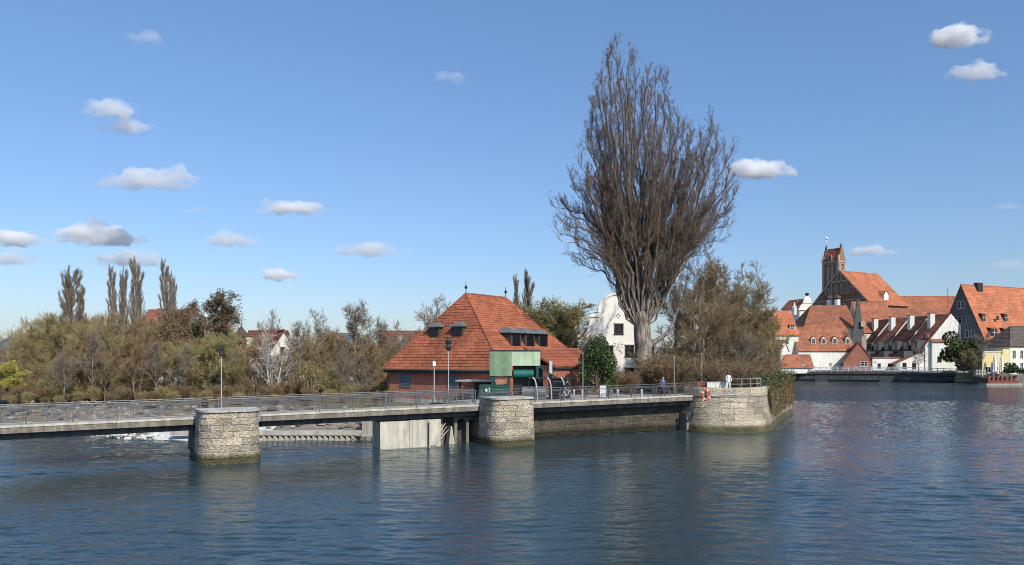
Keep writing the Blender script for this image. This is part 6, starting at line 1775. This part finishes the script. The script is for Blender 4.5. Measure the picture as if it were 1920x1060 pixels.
targets = [(1157, 78), (1135, 92), (1122, 118), (1178, 98), (1192, 108), (1212, 112), (1236, 122), (1248, 142), (1262, 185), (1276, 205), (1100, 195), (1108, 175), (1095, 250), (1092, 310), (1118, 150),
           (1150, 130), (1168, 160), (1205, 150), (1222, 180), (1140, 210), (1240, 240), (1122, 260), (1215, 270), (1262, 262), (1100, 350),
           (1345, 226), (1318, 262), (1370, 295), (1366, 335), (1372, 372), (1358, 425), (1335, 300), (1300, 290), (1330, 380), (1350, 450), (1310, 430), (1290, 360),
           (1042, 388), (1072, 352), (1048, 440), (1072, 475), (1085, 400), (1085, 497), (1062, 420), (1110, 440), (1130, 350), (1122, 480), (1300, 500), (1330, 470), (1280, 420), (1250, 330), (1235, 380), (1340, 395), (1362, 352), (1350, 250), (1068, 405), (1092, 372), (1062, 458), (1325, 445), (1352, 405), (1310, 345), (1288, 228), (1296, 262), (1302, 305), (1286, 300)]
for i, (tx_, ty_) in enumerate(targets):
    if ty_ < 260: ty_ += 20; tx_ = 1185 + (tx_ - 1185) * (.93 if tx_ < 1290 else .97)
    dy = rng.uniform(-5.5, 5.5) * (1 if 1100 < tx_ < 1280 else .6)
    end = q3(tx_, ty_, dy)
    side = (tx_ - 1200) / 170.0
    y0 = rng.uniform(500, 600) if abs(side) < .5 else rng.uniform(470, 600)
    if ty_ > 380: y0 = rng.uniform(540, 600)
    frac = (600 - y0) / 500
    st = q3(1200 + side * 34 * (1 + 3 * frac) + rng.uniform(-10, 10), y0, dy * .12)
    ctrl = st * .45 + end * .55; ctrl[2] -= abs(side) * 1.2
    ctrl[0] = st[0] + (end[0] - st[0]) * (.62 if ty_ < 240 else .5); ctrl[1] = st[1] + (end[1] - st[1]) * .6
    if ty_ < 240: ctrl[2] = st[2] + (end[2] - st[2]) * .40
    if ty_ > 330 and tx_ < 1135: ctrl = q3(1158 - (450 - ty_) * .1, ty_ + 12, dy * .6)
    if ty_ > 380 and tx_ > 1280: ctrl = q3(1258, ty_ + 15, dy * .6)
    n = 12; pts = []
    L = np.linalg.norm(end - st)
    for k in range(n + 1):
        u_ = k / n; p_ = (1 - u_) ** 2 * st + 2 * u_ * (1 - u_) * ctrl + u_ ** 2 * end
        if 0 < k: p_ = p_ + rng.normal(0, .16, 3)
        pts.append(p_)
    # join to the trunk
    rb = .062 + .0037 * L
    jp = q3(1201 + side * 10, min(612, y0 + 40), dy * .05)
    limbs.append((*jp, *st, rb * 1.2, rb * 1.05)); limbs.append((*q3(1203, 618), *jp, rb * 1.4, rb * 1.2))
    for k in range(n):
        a = rb * (1 - k / n) ** .8 + .025; b = rb * (1 - (k + 1) / n) ** .8 + .025
        (limbs if a > .05 else t.mid).append((*pts[k], *pts[k + 1], a, b))
    nb = int(L * 1.9)
    for b_ in range(nb):
        u_ = .12 + .88 * (b_ + rng.uniform(0, 1)) / nb; tt = u_ * n; k = min(int(tt), n - 1); pos = pts[k] + (pts[k + 1] - pts[k]) * (tt - k)
        dd = pts[k + 1] - pts[k]; dd /= np.linalg.norm(dd)
        ang = math.radians(rng.uniform(18, 48)); az = rng.uniform(0, 6.28); uu = np.cross(dd, [.3, .9, .1]); uu /= np.linalg.norm(uu); vv = np.cross(dd, uu)
        nd = dd * math.cos(ang) + (uu * math.cos(az) + vv * math.sin(az)) * math.sin(ang)
        t.grow(pos, nd, rng.uniform(1.0, 3.0) * (1.15 - .45 * u_), max(.02, rb * .3 * (1 - u_)), 0, TP)
# pale drooping branch on the right of the trunk
br = [q3(1212, 658), q3(1225, 643), q3(1240, 634), q3(1252, 624), q3(1262, 604), q3(1268, 585)]
for k in range(5): t.thick.append((*br[k], *br[k + 1], .34 - .05 * k, .30 - .05 * k))
for k in range(14): t.grow(br[5] + rng.normal(0, .2, 3), nrm(np.array([rng.normal(.2, .5), rng.normal(0, .5), 1])), rng.uniform(1.5, 3), .05, 0, TP)
tr, cr, top_h = t.finish('great_poplar', TP, ['twig_poplar', 'bud_poplar'], 'poplar_bark')
o = empty('great_poplar', tuple(base), 0, 'enormous bare poplar with a thick pale trunk and fanning upright branches in the centre right', 'tree')
inst(tr, 'trunk', o); inst(cr, 'crown', o)
V, Q = seg_geo(np.array(limbs), 6); lm = quads_mesh('limbs', V, Q, ['poplar_bark'], np.zeros(len(Q))); lm.polygons.foreach_set('use_smooth', [True] * len(Q)); inst(lm, 'limbs', o)

# ---------------------------------------------------------------- stones on the bank
def stones(name, n, fn, smin, smax, seed, label):
    rng = np.random.default_rng(seed)
    ico = np.array([(0, 0, 1), (.89, 0, .45), (.28, .85, .45), (-.72, .53, .45), (-.72, -.53, .45), (.28, -.85, .45), (.72, .53, -.45), (-.28, .85, -.45), (-.89, 0, -.45), (-.28, -.85, -.45), (.72, -.53, -.45), (0, 0, -1)])
    tri = [(0, 1, 2), (0, 2, 3), (0, 3, 4), (0, 4, 5), (0, 5, 1), (1, 6, 2), (2, 7, 3), (3, 8, 4), (4, 9, 5), (5, 10, 1), (2, 6, 7), (3, 7, 8), (4, 8, 9), (5, 9, 10), (1, 10, 6), (6, 11, 7), (7, 11, 8), (8, 11, 9), (9, 11, 10), (10, 11, 6)]
    V = []; Fc = []
    for i in range(n):
        c = fn(rng); s = rng.uniform(smin, smax); v = ico * (1 + rng.normal(0, .16, (12, 1))) * s * np.array([rng.uniform(.8, 1.4), rng.uniform(.8, 1.3), rng.uniform(.5, .9)])
        o_ = len(V); V += [tuple(q) for q in v + c]; Fc += [tuple(o_ + a for a in f) for f in tri]
    m = MB(); m.add(V, Fc); return m.build(name, 'rock' if name == 'bank_stones' else 'pale_rock', kind='stuff', label=label)
def bank_pt(rng):
    x = rng.uniform(-75, -8); xs = [p[0] for p in shore]; ys = [p[1] for p in shore]
    u_ = rng.uniform(0, 1); y = np.interp(x, xs, ys) + 3.5 + 9.5 * u_
    return np.array([x, y, .7 + (1.9 - .7) * min(1, u_ * 1.1)])
stones('bank_stones', 700, bank_pt, .12, .42, 3, 'pale broken stones strewn over the bank behind the footbridge')
def edge_pt(rng):
    x = rng.uniform(-38, -30); xs = [p[0] for p in shore]; ys = [p[1] for p in shore]
    return np.array([x, np.interp(x, xs, ys) + rng.uniform(-.2, 1.6), rng.uniform(-.05, .35)])
stones('shore_stones', 70, edge_pt, .10, .32, 4, 'white stones at the water edge below the bank beam')

# ---------------------------------------------------------------- clouds
from mathutils import noise as mnoise
def cloud(px, py, w_, h_, D, material, seed, label):
    rng = random.Random(seed); k = D / F; W_, H_ = w_ * k, h_ * k
    n = max(5, int(w_ / max(h_, 14) * 3.2))
    import bmesh
    bm = bmesh.new()
    for i in range(n):
        u_ = (i + rng.uniform(.1, .9)) / n; env = (math.sin(math.pi * min(.96, max(.04, u_))) ** .6) * rng.uniform(.5, 1)
        r = H_ * .5 * env; x_ = (u_ - .5) * (W_ - r)
        mt = Matrix.Translation((x_, rng.uniform(-.3, .3) * H_, r * .45)) @ Matrix.Diagonal((rng.uniform(1.2, 2.0), 1.3, 1.0, 1)) @ Matrix.Scale(r, 4)
        bmesh.ops.create_icosphere(bm, subdivisions=3, radius=1.0, matrix=mt)
    me = bpy.data.meshes.new('tmp'); bm.to_mesh(me); bm.free()
    o = bpy.data.objects.new('tmp', me); col.objects.link(o)
    rm = o.modifiers.new('r', 'REMESH'); rm.mode = 'VOXEL'; rm.voxel_size = max(H_ / 12, W_ / 90); 
    dg = bpy.context.evaluated_depsgraph_get(); nm = bpy.data.meshes.new_from_object(o.evaluated_get(dg)); bpy.data.objects.remove(o)
    off = Vector((seed * 13.7, 0, 0)); fl = -H_ * .12
    nn = np.empty(len(nm.vertices) * 3); nm.vertices.foreach_get('normal', nn); nn = nn.reshape(-1, 3)
    for v, nv_ in zip(nm.vertices, nn):
        q = v.co / H_
        d_ = mnoise.fractal(q * 1.7 + off, 1.0, 2.0, 4) * .26 * H_
        v.co = v.co + Vector(nv_) * d_
        if v.co.z < fl: v.co.z = fl + (v.co.z - fl) * .25
    nm.materials.clear(); nm.materials.append(MATS[material])
    nm.polygons.foreach_set('use_smooth', [True] * len(nm.polygons))
    q = bpy.data.objects.new('cloud', nm); q.location = P(px, py + h_ * .12, D); col.objects.link(q)
    q.visible_shadow = True
    tag(q, label, 'cloud', 'small fair weather clouds')
CL = [(267, 72, 66, 26, 2, 'small wispy cloud highest on the left'), (216, 208, 82, 34, 1, 'rounded cloud above its twin in the left sky'), (240, 240, 90, 26, 1, 'flatter twin cloud just below the rounded one'),
      (275, 338, 182, 40, 1, 'long ragged cloud in the left middle sky'), (545, 392, 112, 30, 0, 'two humped bright cloud left of the centre'), (24, 450, 92, 32, 0, 'bright cloud cut by the left edge'),
      (190, 446, 158, 38, 0, 'long bright flat bottomed cloud above the leftmost poplar'), (440, 452, 94, 28, 1, 'soft two part cloud right of the poplars'), (25, 487, 90, 24, 1, 'faint lower cloud at the left edge'),
      (240, 487, 120, 32, 1, 'cloud directly behind the group of three poplars'), (522, 518, 56, 24, 0, 'small bright puff low in the left sky'), (692, 473, 130, 24, 1, 'thin bright cloud left of the brick roof ridge'),
      (360, 396, 46, 13, 2, 'tiny faint cloud right of the long ragged one'), (845, 147, 54, 22, 2, 'tiny wispy cloud high in the centre'), (1420, 323, 122, 32, 0, 'bright long cloud touching the right side of the big poplar'),
      (1798, 71, 104, 34, 0, 'brightest cloud near the upper right corner'), (1825, 141, 90, 26, 1, 'soft cloud below the brightest one'), (1632, 473, 88, 18, 1, 'thin cloud right of the church tower'),
      (1890, 498, 66, 20, 2, 'faint cloud above the grey gabled house'), (1890, 388, 46, 12, 2, 'tiny faint cloud at the right edge')]
for i, (px, py, w_, h_, mm, lab) in enumerate(CL):
    cloud(px, py, w_ * 1.25, h_ * 1.45, 2400 + 60 * i, ['cloud_thick', 'cloud_thin', 'cloud_faint'][mm], i + 1, lab)
print('TRIS', sum(len(m.polygons) * m.users for m in bpy.data.meshes if m.users), 'unique', sum(len(m.polygons) for m in bpy.data.meshes), 'objs', len(col.objects))
